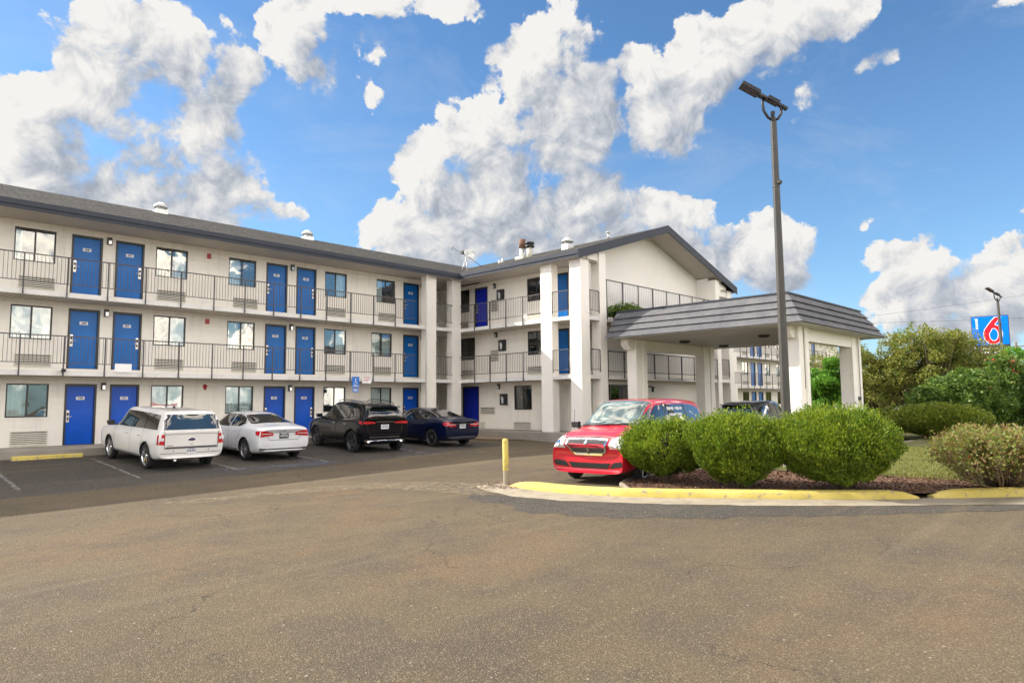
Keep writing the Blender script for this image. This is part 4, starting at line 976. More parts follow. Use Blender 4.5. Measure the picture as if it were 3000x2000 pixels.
# bonnet lines, grille, lamps, bumper
c.seam('top', [(1.62,-.86),(2.0,-.80),(2.36,-.62)]); c.seam('top', [(1.62,.86),(2.0,.80),(2.36,.62)]); c.seam('top', [(1.72,-.30),(2.3,-.24)], .012, 'p_red'); c.seam('top', [(1.72,.30),(2.3,.24)], .012, 'p_red')
c.seam('front', [(-.62,.925),(-.3,.945),(0,.95),(.3,.945),(.62,.925)], .016)
g = c.patch('grille', 'front', [(-.34,.60),(.34,.60),(.44,.66),(.50,.78),(.52,.90),(-.52,.90),(-.50,.78),(-.44,.66)], 'rail', off=.012, parent=c.root)
for pts, w in (([(-.52,.905),(0,.92),(.52,.905)],.035), ([(-.52,.90),(-.50,.78),(-.43,.65),(-.34,.595),(.34,.595),(.43,.65),(.50,.78),(.52,.90)],.045), ([(-.50,.765),(.50,.765)],.06), ([(0,.60),(0,.92)],.065)):
    o = c.seam('front', pts, w, 'chrome', 'grille_bar'); o.location.x += .03
for i in range(-8, 9):
    if i == 0: continue
    for (z0, z1) in ((.65,.735),(.80,.88)):
        x = i*.062
        if abs(x) > (.42 if z0 < .7 else .48): continue
        o = c.patch('grille_mesh', 'front', [(x-.02,(z0+z1)/2),(x,z0),(x+.02,(z0+z1)/2),(x,z1)], 'black', off=.016, parent=g)
for sg in (1, -1):
    f = (lambda P: P) if sg > 0 else mir
    o = c.patch('headlight', 'front', f([(.58,.71),(.90,.73),(.95,.80),(.93,.95),(.82,.965),(.60,.91)]), 'lens', off=.012, parent=c.root, step=.05)
    c.patch('lamp_reflector', 'front', f(rr(.70,.82,.76,.87,.03)), 'chrome', off=.02, parent=o)
    c.patch('headlight', 'left' if sg > 0 else 'right', [(2.12,.76),(2.46,.72),(2.44,.92),(2.2,.97)], 'lens', off=.01, parent=c.root)
    c.patch('fog_recess', 'front', f([(.52,.32),(.86,.36),(.90,.44),(.84,.47),(.62,.44)]), 'black', off=.01)
c.patch('lower_intake', 'front', [(-.46,.31),(.46,.31),(.56,.43),(.3,.42),(-.3,.42),(-.56,.43)], 'black', off=.01)
c.seam('front', [(-.5,.36),(.5,.36)], .012, 'rail', 'intake_bar')
c.seam('front', [(-.92,.62),(-.6,.55),(0,.53),(.6,.55),(.92,.62)], .012, 'p_red', 'bumper_crease')
c.patch('chin', 'front', [(-.8,.20),(.8,.20),(.86,.27),(-.86,.27)], 'black', off=.008)
c.mirror(1.12, 1.08, 'black'); c.handles((.0,-.95), .93, 'p_red')
for v in ('left','right'): c.seam(v, [(1.15,1.03),(1.12,.5),(.98,.32)]); c.seam(v, [(.06,1.07),(.04,.32)]); c.seam(v, [(-1.19,1.1),(-1.15,.7)]); c.seam(v, [(-.2,.98),(-2.2,1.02)], .016)
b = MB(); b.tube([(1.52,-.62,1.165),(1.42,-.1,1.22)], .012, 6); b.tube([(1.55,.1,1.19),(1.46,.62,1.2)], .012, 6); b.tube([(1.55,-.66,1.15),(1.56,.1,1.18)], .014, 6); b.build('wiper', M['black'], c.root)
b = MB(); b.tube([(1.68,-.82,1.06),(1.62,-.84,1.5)], .006, 5); b.build('aerial', M['black'], c.root)

# silver car far off, beyond the drive ------------------------------------------
c = Car('distant_car', 'silver car with blue-tinted windscreen, far off between the hedge mound and the trees', 'car', (32.0,-12.2,-.5), R(205), 4.7, 1.8, 2.75, .33, sed(1.5), 'p_silver', 'alloy', 5, False, rake=(.05,.0))
c.both('side_window', [(-.25,1.0),(.86,.98),(1.0,1.0),(.50,1.31),(.25,1.37),(-.22,1.385)], 'cg'); c.both('side_window', [(-1.15,1.06),(-1.0,1.03),(-.31,1.01),(-.28,1.385),(-.6,1.37),(-.95,1.26),(-1.16,1.13)], 'cg')
c.patch('windscreen', 'top', [(.62,-.52),(.62,.52),(1.22,.72),(1.32,.5),(1.36,0),(1.32,-.5),(1.22,-.72)], 'cg', off=.008)
for sg in (1, -1): c.patch('headlight', 'front', ([(.5,.66),(.78,.7),(.78,.78),(.5,.74)] if sg > 0 else mir([(.5,.66),(.78,.7),(.78,.78),(.5,.74)])), 'lens', off=.01, parent=c.root)
c.patch('grille', 'front', rr(-.4,.4,.42,.6,.03), 'black', off=.01, parent=c.root); c.mirror(.86, 1.0, 'p_silver')

# ------------------------------------------------------------------ ground
def G(x, y):
    far = -.30 - .016*min(30, max(0, -8-x))
    t = min(1, max(0, (-1.45-y)/7))
    return -.08 + t*(far+.08)
def sheet(name, poly, mat, dz, step=.5, kind='structure', jitter=0, soft=0):
    """flat sheet over a polygon that follows the ground"""
    if jitter:
        rj = random.Random(len(poly)*7+int(abs(poly[0][0])*10)); q = []
        for i, p in enumerate(poly):
            a, c = Vector(p), Vector(poly[(i+1) % len(poly)]); n = max(1, int((c-a).length/.25))
            for k in range(n):
                pt = a.lerp(c, k/n); q.append((pt.x+rj.uniform(-jitter, jitter), pt.y+rj.uniform(-jitter, jitter)))
        poly = q
    bm = bmesh.new(); bm.faces.new([bm.verts.new((*p, 0)) for p in poly])
    for a in (0, 1):
        lo = min(v.co[a] for v in bm.verts); hi = max(v.co[a] for v in bm.verts); n = int((hi-lo)/step); nv = Vector((0,0,0)); nv[a] = 1
        for i in range(1, n+1):
            co = Vector((0,0,0)); co[a] = lo+(hi-lo)*i/(n+1)
            bmesh.ops.bisect_plane(bm, geom=bm.verts[:]+bm.edges[:]+bm.faces[:], plane_co=co, plane_no=nv)
    bmesh.ops.triangulate(bm, faces=bm.faces)
    for v in bm.verts: v.co.z = G(v.co.x, v.co.y) + dz
    bm.normal_update()
    if sum(f.normal.z for f in bm.faces) < 0: bmesh.ops.reverse_faces(bm, faces=bm.faces)
    me = bpy.data.meshes.new(name); bm.to_mesh(me); bm.free(); me.materials.append(M[mat])
    o = bpy.data.objects.new(name, me); link(o); return tag(o, kind=kind)
xs = [-400,-200,-100,-60,-45,-35]+[-30+.75*i for i in range(68)]+[24,30,40,60,100,200,400,900]; ys = [-400,-200,-100,-60,-45,-36]+[-30+.75*i for i in range(42)]+[3,10,20,40,100,200,400,900]
V = np.array([(x, y, G(x, y)) for y in ys for x in xs]); nx = len(xs)
F = np.array([(j*nx+i, j*nx+i+1, (j+1)*nx+i+1, (j+1)*nx+i) for j in range(len(ys)-1) for i in range(nx-1)])
tag(npmesh('parking_lot', V, F, M['asphalt']), kind='structure')
kerb_pts = [(-12.43,-15.80),(-12.50,-16.3),(-12.52,-16.95),(-12.45,-17.74),(-12.15,-18.65),(-11.64,-19.59),(-11.05,-20.55),(-10.32,-21.65),(-9.8,-22.38),(-9.28,-23.0)]
kerb2 = [(-9.06,-23.18),(-8.6,-23.68),(-7.87,-24.37),(-7.0,-25.4),(-5.5,-26.8),(-2,-30),(6,-37.5)]
def offs(pts, d):
    out = []
    for i, p in enumerate(pts):
        a = Vector(pts[max(i-1,0)]); c = Vector(pts[min(i+1,len(pts)-1)]); t = (c-a).normalized(); out.append((p[0]+t.y*d, p[1]-t.x*d))
    return out
# pale gutter pan, dark sealed strip in front of the kerb
allk = kerb_pts + kerb2
outer = offs(allk, 1) ; sgn = -1
g1 = [(-12.2,-15.3)] + allk; g2 = [(-12.9,-15.1),(-13.3,-15.9),(-13.5,-16.85),(-13.35,-18.0),(-12.65,-19.5),(-11.85,-20.9),(-10.8,-22.4),(-9.95,-23.4),(-8.98,-24.5),(-7.6,-26.1),(-5.9,-27.6),(-2.6,-30.6),(5.5,-38.2)]
g3 = [(-13.2,-14.7),(-14.2,-16.4),(-14.6,-18.4),(-14.1,-19.9),(-13.1,-21.1),(-11.8,-22.6),(-10.6,-23.7),(-9.55,-24.7),(-8.4,-26.6),(-6.8,-28.2),(-3.6,-31.2),(4.6,-38.8)]
sheet('sealed_strip', g2 + g3[::-1], 'asphalt_dark', .004, jitter=.14)
sheet('gutter_pan', g1 + g2[::-1], 'gutter', .008, jitter=.035)
sheet('van_bay', [(-12.3,-16.2),(-12.2,-17.6),(-11.6,-18.3),(-10.95,-17.75),(-9.4,-17.45),(-4.2,-18.1),(3,-18.4),(3,-12.5),(-6,-12.6),(-9.5,-14.2)], 'asphalt_dark', .004, jitter=.08) if False else None
# planted island
bed = [(-11.0,-17.72),(-10.4,-17.62),(-9.45,-17.55),(-7.5,-17.9),(-6.9,-19.2),(-6.6,-21.2),(-5.2,-23.0),(-3.6,-25.2),(-6.6,-25.3),(-8.0,-24.15),(-8.7,-23.45),(-9.25,-22.9),(-9.6,-22.55),(-10.2,-21.75),(-10.9,-20.6),(-11.5,-19.6),(-11.9,-18.8)]
M['dust'] = faded('sandy_dust', (.22,.175,.115), .50)
sheet('dust_strip', [(-12.3,-15.2),(-12.55,-14.4),(-13.2,-13.2),(-14.4,-12.5),(-16.5,-11.9),(-18.4,-11.8),(-18.3,-12.3),(-16.0,-12.7),(-14.6,-13.5),(-14.0,-14.6),(-13.9,-16.2),(-13.3,-16.4)], 'dust', .006, jitter=.1)
sheet('mulch_bed', bed, 'mulch', .085, .35)
lawn = [(-7.6,-17.85),(-4.2,-18.1),(3,-18.4),(9,-18.6),(11.5,-15.5),(70,-13.5),(90,-60),(6,-60),(6.3,-37.2),(-1.7,-29.8),(-5.2,-26.6),(-6.6,-25.2),(-3.7,-25.1),(-5.3,-23.0),(-6.7,-21.2),(-7.0,-19.2)]
sheet('lawn', lawn, 'grass', .10, 1.2)
sheet('far_grass', [(20,-13.4),(300,-6),(400,-300),(95,-62),(71,-13.6)], 'grass', .05, 20)
sheet('distant_grass', [(60,-3),(700,60),(800,800),(60,300)], 'grass', .05, 40)
def kerb(name, pts, r=.15, h=.155, mat='yellow', close=True, label=None):
    prof = [(-r,0),(-r,h*.72),(-r*.72,h*.95),(0,h),(r*.72,h*.95),(r,h*.72),(r,0)]
    P = [Vector(p) for p in pts]; Q = []
    for i in range(len(P)-1):
        n = max(2, int((P[i+1]-P[i]).length/.2))
        for k in range(n): Q.append(P[i].lerp(P[i+1], k/n))
    Q.append(P[-1]); vs = []; m = len(prof); n = len(Q); rj = random.Random(5)
    for i, p in enumerate(Q):
        t = (Q[min(i+1,n-1)]-Q[max(i-1,0)]).normalized(); nn = Vector((-t.y, t.x)); e = min(i, n-1-i); f = (.3,.75,.93,1)[min(e,3)]; w = rj.uniform(-.006,.006)
        for (a, z) in prof: q = p + nn*a*(.55+.45*f); vs.append((q.x+w, q.y+w, G(q.x, q.y) + (z*f if z else -.03)))
    b = MB(); b.add(vs, [(i*m+j, i*m+j+1, (i+1)*m+j+1, (i+1)*m+j) for i in range(n-1) for j in range(m-1)] , 0, True)
    b.add([vs[j] for j in range(m)], [tuple(range(m))]); b.add([vs[(n-1)*m+j] for j in range(m)], [tuple(range(m-1,-1,-1))])
    return tag(b.build(name, M[mat]), kind='structure')
kerb('kerb', offs(kerb_pts, -.05)); kerb('kerb', offs(kerb2, -.05))
kerb('kerb', [(-11.3,-18.15),(-10.95,-17.72),(-10.4,-17.5),(-9.45,-17.42),(-7.5,-17.75),(-4.2,-17.98),(3,-18.28),(9,-18.45)], .08, .1, 'gutter')
# walkways in front of the doors
b = MB(); b.box((-28.5,-1.45,-.3),(1.22,1.22,F1)); b.box((-.75,-7.95,-.35),(1.22,-1.45,F1-.004)) ; b.box((1.22,-8.0,-.35),(14.2,-6.8,F1-.004)); b.box((12.9,-6.8,-.3),(14.2,1.22,F1)); b.box((14.2,-1.4,-.3),(58,1.22,F1)); b.box((-1.36,1.22,-.3),(1.22,3.2,F1)); 
tag(b.build('sidewalk', M['walk']), kind='structure')
sheet('gravel_patch', [(-2.9,-1.45),(-.76,-1.5),(-.8,-5.4),(-1.8,-4.6),(-3.0,-2.6)], 'gravel', .03, .3, kind='stuff', jitter=.06)
def stripe(p0, p1, w=.1, mat='line', name='parking_line'):
    a, c = Vector(p0), Vector(p1); t = (c-a).normalized(); nn = Vector((-t.y, t.x))*w/2
    return sheet(name, [tuple(a+nn), tuple(c+nn), tuple(c-nn), tuple(a-nn)], mat, .006, .5)
for x in (-22.6,-19.85,-17.25,-14.7,-11.85,-8.0): stripe((x+.05,-2.4), (x-.08,-7.3))
sheet('sealed_bays', [(-29,-1.46),(-3.1,-1.46),(-3.4,-6.5),(-8,-7.6),(-14,-8.3),(-22,-8.6),(-29,-8.4)], 'asphalt_dark', .003, jitter=.12)
for (x0, x1) in ((-12.6,-11.9),(-8.6,-7.7)): 
    for k in range(3): stripe((x0,-3.4-k*1.6), (x1,-4.4-k*1.6), .1, 'blue_line')
stripe((-15.4,-7.0), (-12.2,-7.55), .12, 'blue_line'); stripe((-9.6,-7.7), (-6.0,-8.3), .12, 'line')

# wheel stop, bollard
ws = MB(); ws.prism([(-.92,-.09,0),(-.92,.09,0),(-.92,.07,.1),(-.92,.04,.125),(-.92,-.04,.125),(-.92,-.07,.1)], (1.84,0,0))
o = ws.build('wheel_stop', M['yellow2']); o.location = (-18.22,-1.72,-.10); o.rotation_euler = (0,0,R(3)); tag(o, 'scuffed yellow concrete wheel stop in the empty parking bay', 'wheel stop')
bo = thing('bollard', (-12.32,-15.5,G(-12.32,-15.5)), 'leaning yellow pipe bollard with a scraped grey foot at the kerb end', 'bollard')
bo.rotation_euler = (R(.5), R(-1.5), 0)
b = MB(); b.lathe([(.062,-.1),(.062,.34)], 16); b.build('foot', M['gutter'], bo); b = MB(); b.lathe([(.066,.33),(.066,1.0),(.055,1.03),(.0,1.045)], 16); b.build('pipe', M['yellow2'], bo)
b = MB(); r_ = random.Random(9)
for i in range(260):
    a = r_.random()*6.28; q = r_.random()**.5*.55; x, y = -12.35+q*math.cos(a)*1.3, -15.6+q*math.sin(a); s_ = .008+.018*r_.random(); z = G(x,y)+.004
    an = r_.random()*3.14; l_ = s_*(1+3*r_.random()); c_, d_ = math.cos(an)*l_, math.sin(an)*l_
    b.add([(x-c_,y-d_,z),(x+c_,y+d_,z),(x+d_*.3,y-c_*.3,z+s_*1.3)], [(0,1,2)])
tag(b.build('dry_litter', M['twig']), kind='stuff')

M['sign_blue'] = glow_face('sign_blue_face', (.0,.16,.85)); M['sign_red'] = glow_face('sign_red_face', (.8,.015,.03)); M['sign_white'] = simple('sign_white_face', (.85,.85,.85), .3, var=.02); M['board'] = simple('letter_board', (.05,.04,.045), .5)
# ------------------------------------------------------------------ lamp posts
def lamp_post(loc, label, rz, h=9.95):
    t = thing('lamp_post', loc, label, 'street lamp', rz, 'pole lamps of the parking lot')
    b = MB(); b.lathe([(0,-.35),(.34,-.35),(.33,.34),(.29,.4),(0,.4)], 24); b.build('concrete_base', M['conc'], t)
    b = MB(); n = 8; prof = [(.118,.4),(.118,2.0),(.098,6.0),(.08,h-.02),(.0,h)]
    sq = []
    for (r, z) in prof: sq.append([( r,-r*.2,z),(r,r*.2,z),(r*.85,r*.85,z),(r*.2,r,z),(-r*.2,r,z),(-r*.85,r*.85,z),(-r,r*.2,z),(-r,-r*.2,z),(-r*.85,-r*.85,z),(-r*.2,-r,z),(r*.2,-r,z),(r*.85,-r*.85,z)])
    vs = [p for s in sq for p in s]; b.add(vs, [(i*12+k, i*12+(k+1)%12, (i+1)*12+(k+1)%12, (i+1)*12+k) for i in range(len(prof)-1) for k in range(12)])
    b.box((-.19,-.19,.4),(.19,.19,.43)); b.tube([(.07,-.04,8.08),(.07,-.12,8.08)], .07, 10); b.lathe([(.107,7.96),(.107,8.0)], 12)
    b.build('pole', M['pole'], t)
    b = MB(); b.tube([(0,0,h-.05),(0,0,h+.12)], .075, 10); b.tube([(0,0,h+.02),(-.15,0,h+.12),(-.27,0,h+.32),(-.3,0,h+.55),(-.26,0,h+.72)], .042, 8); b.tube([(0,0,h+.02),(.14,0,h+.08),(.24,0,h+.22),(.25,0,h+.42),(.28,0,h+.5)], .042, 8)
    b.tube([(0,0,h+.1),(-.02,0,h+.25)], .05, 8); b.box((-.06,-.05,h+.2),(.04,.05,h+.3)); b.build('bracket', M['black'], t)
    def head(x0, z0, x1, z1, w, nm):
        d = Vector((x1-x0, 0, z1-z0)); u = d.normalized(); nz = Vector((-u.z, 0, u.x)); nz = nz if nz.z > 0 else -nz
        b = MB(); L_ = d.length; mt = Matrix(((u.x,0,nz.x,x0),(0,1,0,0),(u.z,0,nz.z,z0),(0,0,0,1))); b.xf = mt
        b.prism([(0,-w*.55,-.03),(0,w*.55,-.03),(0,w*.4,.05),(0,-w*.4,.05)], (L_*.45,0,0)); b.prism([(L_*.45,-w,-.035),(L_*.45,w,-.035),(L_*.45,w*.95,.075),(L_*.45,-w*.95,.075)], (L_*.55,0,0))
        for i in range(9): x = L_*.47+i*L_*.058; b.box((x,-w*.9,.05),(x+.012,w*.9,.085))
        b.box((L_*.42,-.05,.05),(L_*.46,.05,.12))
        o = b.build('lamp_head', M['black'], t)
        g = MB(); g.xf = mt; g.box((L_*.5,-w*.85,-.042),(L_*.97,w*.85,-.036)); g.build('lamp_lens', M['board'], o)
    head(.0, h+.58, -.92, h+1.12, .18, 'a'); head(.42, h+.36, -.16, h+.70, .13, 'b')
    return t
lp = lamp_post((-3.99,-18.46,-.28), 'tall bronze lamp post with a twin lamp head standing behind the round shrubs', R(-46))
l2 = copy_tree(lp); l2.location = (44.4,-16.3,-.6); l2.rotation_euler = (0, R(-1), R(-38)); l2['label'] = 'small far lamp post rising in front of the blue sign'

# ------------------------------------------------------------------ the tall blue sign
sg = thing('pole_sign', (51.25,-14.4,-.5), 'blue roadside sign with a big red numeral 6 above a dark letter board', 'sign', R(-80)); sg.scale = (.87, 1, 1)
b = MB(); b.tube([(-.05,0,0),(-.05,0,6.2)], .22, 12); b.build('post', M['pole'], sg)
b = MB(); b.box((-1.62,-.3,6.72),(1.62,.3,9.42)); b.build('cabinet', M['rail'], sg)
pass
b = MB(); b.box((-1.55,-.33,6.79),(1.55,-.301,9.35)); b.build('face', M['sign_blue'], sg)
def six(off, y):
    n = 40; cx, cz = .22, 7.72; ro = (.78+off, .88+off); ri = (.40-off, .58-off)
    b = MB(); vo = []; vi = []
    # bowl
    for i in range(n):
        a = 2*math.pi*i/n; vo.append((cx+ro[0]*math.cos(a), y, cz+ro[1]*math.sin(a))); vi.append((cx+.06+ri[0]*math.cos(a), y, cz-.03+ri[1]*math.sin(a)))
    b.add(vo+vi, [(i, (i+1)%n, n+(i+1)%n, n+i) for i in range(n)])
    # stroke rising from the left of the bowl to the upper right
    L1 = []; R1 = []
    for i in range(15):
        t = i/14; x = -.56-off+(1.04)*t**1.6; z = 7.72+1.52*t; L1.append((x, y-.002, z+off*t)); 
        x2 = -.02+off+(.98)*t**1.35; z2 = 7.9+1.34*t-.0; R1.append((x2+off*.3, y-.002, min(z2, 9.24+off)))
    m = len(L1); b.add(L1+R1, [(i, i+1, m+i+1, m+i) for i in range(m-1)])
    return b
six(.055, -.335).build('numeral_outline', M['sign_white'], sg); six(0, -.341).build('numeral', M['sign_red'], sg)
b = MB(); vs, fs = text_mesh('motel', .42, bold=.008); mt = Matrix.Translation((-1.15,-.336,8.72)) @ Matrix.Rotation(R(90),4,'X') @ Matrix.Rotation(R(90),4,'Z'); b.add([tuple(mt @ Vector(v)) for v in vs], fs); b.build('lettering', M['sign_white'], sg)
b = MB(); b.box((-1.3,-.26,5.75),(1.62,.26,6.68)); b.build('letter_board', M['board'], sg)
for (x0, x1, z) in ((-.7,-.05,6.42),(.45,.95,6.42),(-.6,.0,6.12),(.1,.5,6.1),(.6,1.45,6.1)):
    b = MB()
    x = x0
    while x < x1: b.box((x,-.29,z-.07),(x+.09,-.262,z+.09)); x += .14
    b.build('board_lettering', M['sign_white'], sg)
# wires
b = MB()
for (p, q, s) in (((45,3,9.2),(110,-30,14.0),.6),((58,4,10.4),(115,-30,20.5),.6)):
    p, q = Vector(p), Vector(q); b.tube([p.lerp(q, i/24) - Vector((0,0,4*s*(i/24)*(1-i/24))) for i in range(25)], .012, 5)
o = b.build('overhead_wire', M['wire']); tag(o, 'thin overhead wires crossing the sky towards the blue sign', 'wire')
up = thing('utility_pole', (99.5,-9.55,-.5), 'far dark utility pole at the right edge behind the sign', 'utility pole')
b = MB(); b.tube([(0,0,0),(0,0,10.2)], .16, 8); b.build('pole', M['trunk'], up); b = MB(); b.box((-.06,-1.6,9.4),(.06,1.6,9.55)); b.build('crossarm', M['trunk'], up)

M['board2'] = None
# signs hung on the balcony rail
def plate_sign(name, x0, x1, z0, z1, draw, mats, label, y=-.075):
    b = MB(); b.box((x0,y,z0),(x1,y+.008,z1)); draw(b, y-.002); o = b.build(name, mats); return tag(o, label, 'sign')
def acc(b, y):
    cx = -6.31; b.box((-6.47,y-.001,2.60),(-6.15,y+.001,2.605),1)
    b.tube([(cx-.01,y,2.60),(cx-.01,y,2.555)], .022, 8, 1); b.box((cx-.03,y-.002,2.44),(cx+.01,y+.001,2.555),1); b.box((cx-.03,y-.002,2.44),(cx+.07,y+.001,2.465),1); b.box((cx+.05,y-.002,2.36),(cx+.075,y+.001,2.465),1)
    for i in range(12):
        a0, a1 = R(150+i*18), R(168+i*18); r = .085; b.prism([(cx-.01+r*math.cos(a0),y,2.41+r*math.sin(a0)),(cx-.01+(r-.018)*math.cos(a0),y,2.41+(r-.018)*math.sin(a0)),(cx-.01+(r-.018)*math.cos(a1),y,2.41+(r-.018)*math.sin(a1)),(cx-.01+r*math.cos(a1),y,2.41+r*math.sin(a1))], (0,-.002,0), 1)
    b.box((cx-.15,y-.001,2.27),(cx+.15,y+.001,2.30),1)
M['sign_acc'] = simple('accessible_sign_blue', (.0,.16,.62), .4)
plate_sign('accessible_parking_sign', -6.50, -6.12, 2.22, 2.69, acc, [M['sign_acc'], M['sign_white']], 'blue accessible parking sign with white wheelchair symbol hung on the second-floor balcony edge')
def van_(b, y):
    for k, (z, w) in enumerate(((2.10,.12),(2.05,.09))): b.box((-6.31-w,y-.001,z),(-6.31+w,y+.001,z+.028),1)
plate_sign('van_accessible_sign', -6.46, -6.16, 2.0, 2.18, van_, [M['sign_acc'], M['sign_white']], 'small blue plate directly below the wheelchair parking sign')
def tow(b, y):
    b.box((-5.93,y-.001,2.66),(-5.52,y+.001,2.685),1)
    for k in range(3): b.box((-5.9,y-.001,2.60-k*.05),(-5.55-.05*k,y+.001,2.615-k*.05),1)
plate_sign('notice_sign', -5.97, -5.48, 2.40, 2.72, tow, [M['sign_white'], M['red']], 'white notice with red lines beside the wheelchair parking sign')
plate_sign('blank_panel', -16.03, -15.5, 2.66, 2.95, lambda b, y: b.box((-16.0,y,2.93),(-15.53,y+.001,2.94),1), [M['sign_white'], M['slab']], 'blank white panel fixed low on the second-floor railing')
b = MB(); b.box((-17.62,-.14,2.62),(-17.5,-.05,2.72)); b.tube([(-17.56,-.14,2.66),(-17.56,-.2,2.64)], .03, 8); o = b.build('security_camera', M['black']); tag(o, 'small black camera under the second-floor slab edge', 'camera')
b = MB(); b.box((1.0,-.55,F1),(1.19,-.2,F1+.32)); b.box((.98,-.57,F1+.32),(1.2,-.18,F1+.34)); o = b.build('wooden_crate', M['tan_grille']); tag(o, 'small tan wooden box on the walk beside the navy door', 'box')
b = MB(); b.box((.35,-.75,F3),(.8,-.3,F3+.42)); b.box((.35,-.34,F3+.42),(.8,-.3,F3+.8)); [b.box((x,y,F3),(x+.04,y+.04,F3+.05)) for x in (.36,.75) for y in (-.74,-.35)]; o = b.build('balcony_chair', M['sign_acc']) if False else None

# ------------------------------------------------------------------ foliage
def leaf_mesh(name, C, Nn, size, mat, parent=None, elong=1.6, jit=.55, up=.0, seed=1):
    """C (n,3) leaf centres, Nn (n,3) preferred axis of each leaf"""
    g = np.random.default_rng(seed); n = len(C)
    ax = Nn + g.normal(0, jit, (n,3)); ax[:,2] += up; ax /= np.linalg.norm(ax, axis=1)[:,None]+1e-9
    r = g.normal(0,1,(n,3)); sd = np.cross(ax, r); sd /= np.linalg.norm(sd, axis=1)[:,None]+1e-9
    s = size*(.6+.8*g.random((n,1))); l = s*elong
    nn = np.cross(ax, sd)
    V = np.stack([C - ax*l*.5, C + sd*s*.5 + nn*s*.12, C + ax*l*.5, C - sd*s*.5 + nn*s*.12], 1).reshape(-1,3)
    return npmesh(name, V, np.arange(n*4).reshape(n,4), mat, parent)
def fbm3(P, seed, f=1.0):
    g = np.random.default_rng(seed); o = np.zeros(len(P))
    for k in range(5):
        for j in range(3):
            d = g.normal(0,1,3)*f*(1.7**k); o += np.sin(P@d + g.random()*6.28)/(1.5**k)/2
    return o
def shrub(name, loc, rx, ry, h, label, mat='lf_box', n=26000, leaf=.021, seed=3, cat='shrub', group=None, low=.18, lift=.0, flat=.0, rough=.045, core=True, elong=1.9, boxy=2.25):
    t = thing(name, loc, label, cat, 0, group); g = np.random.default_rng(seed)
    d = g.normal(0,1,(n,3)); d /= np.linalg.norm(d,axis=1)[:,None]
    # squashed ball that narrows to the ground
    bump_ = 1 + rough*fbm3(d*2.2, seed) + rough*.5*fbm3(d*6, seed+5)
    rad = (1 - .32*g.random(n)**1.6)*bump_
    z = d[:,2]; ta = np.where(z < 0, 1 - .42*(-z)**1.3, 1.0); tb = np.where(z > 0, 1+flat*(1-z)*z*1.5, 1)
    pn = (np.abs(d)**boxy).sum(1)**(-1/boxy); rad = rad*pn
    P = np.stack([d[:,0]*rx*rad*ta*tb, d[:,1]*ry*rad*ta*tb, h*.54 + lift + z*rad*h*.5], 1)
    sprig = (g.random(n) < .16) & (z > -.1); P[sprig] += d[sprig]*[rx*.08,ry*.08,.03] + np.c_[np.zeros(sprig.sum()), np.zeros(sprig.sum()), g.random(sprig.sum())*.13]
    thin = (d[:,2] < -.5) & (g.random(n) < (-d[:,2]-.5)*1.5)
    gap = thin | (fbm3(P*4.0, seed+9) + .5*fbm3(P*11, seed+3) > .95) & (g.random(len(P)) < .9); P = P[~gap]; d = d[~gap]
    Nn = d*.6; Nn[:,2] += .8
    leaf_mesh('foliage', P, Nn, leaf, M[mat], t, elong*1.3, .38, 0, seed)
    b = MB()
    for i in range(26):
        a = g.random()*6.28; q = .25+.5*g.random(); b.tube([(.06*math.cos(a),.06*math.sin(a),-.05),(rx*q*.5*math.cos(a),ry*q*.5*math.sin(a),h*.25),(rx*q*math.cos(a+.3),ry*q*math.sin(a+.3),h*(.4+.45*g.random()))], [.022,.014,.005], 5)
    b.build('stems', M['twig'], t)
    if core:   # dark brown core inside the clipped shell, shade of the hollows put in its colour
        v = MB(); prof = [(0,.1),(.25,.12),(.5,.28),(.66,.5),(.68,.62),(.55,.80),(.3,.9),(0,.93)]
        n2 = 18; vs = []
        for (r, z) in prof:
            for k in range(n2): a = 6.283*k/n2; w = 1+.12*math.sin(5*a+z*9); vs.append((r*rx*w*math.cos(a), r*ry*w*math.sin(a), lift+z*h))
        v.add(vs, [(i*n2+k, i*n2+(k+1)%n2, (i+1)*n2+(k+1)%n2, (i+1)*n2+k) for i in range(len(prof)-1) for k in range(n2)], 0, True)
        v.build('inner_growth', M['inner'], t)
    return t
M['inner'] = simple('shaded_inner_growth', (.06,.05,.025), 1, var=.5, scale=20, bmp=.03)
GR = 'clipped round shrubs in the kerbed bed'
shrub('round_shrub', (-10.38,-18.45,-.21), .93, .93, 1.20, 'leftmost round clipped green shrub, hiding half of the red minivan', n=80000, seed=3, group=GR, rough=.075)
shrub('round_shrub', (-10.28,-20.07,-.21), .93, .93, 1.36, 'middle round clipped green shrub below the tall lamp post', n=80000, seed=14, group=GR, rough=.075)
shrub('round_shrub', (-9.5,-21.74,-.21), 1.15, 1.1, 1.38, 'widest and rightmost round clipped shrub with brown twigs showing at its foot', n=110000, seed=25, group=GR, rough=.075)
m_ = shrub('mound_hedge', (10.9,-18.85,-.25), 2.0, 1.9, 1.42, 'low smooth olive-green mound hedge across the lawn', 'lf_mound', boxy=2.0, n=42000, leaf=.06, seed=31, cat='hedge', rough=.02, low=0, lift=.0, elong=1.3)
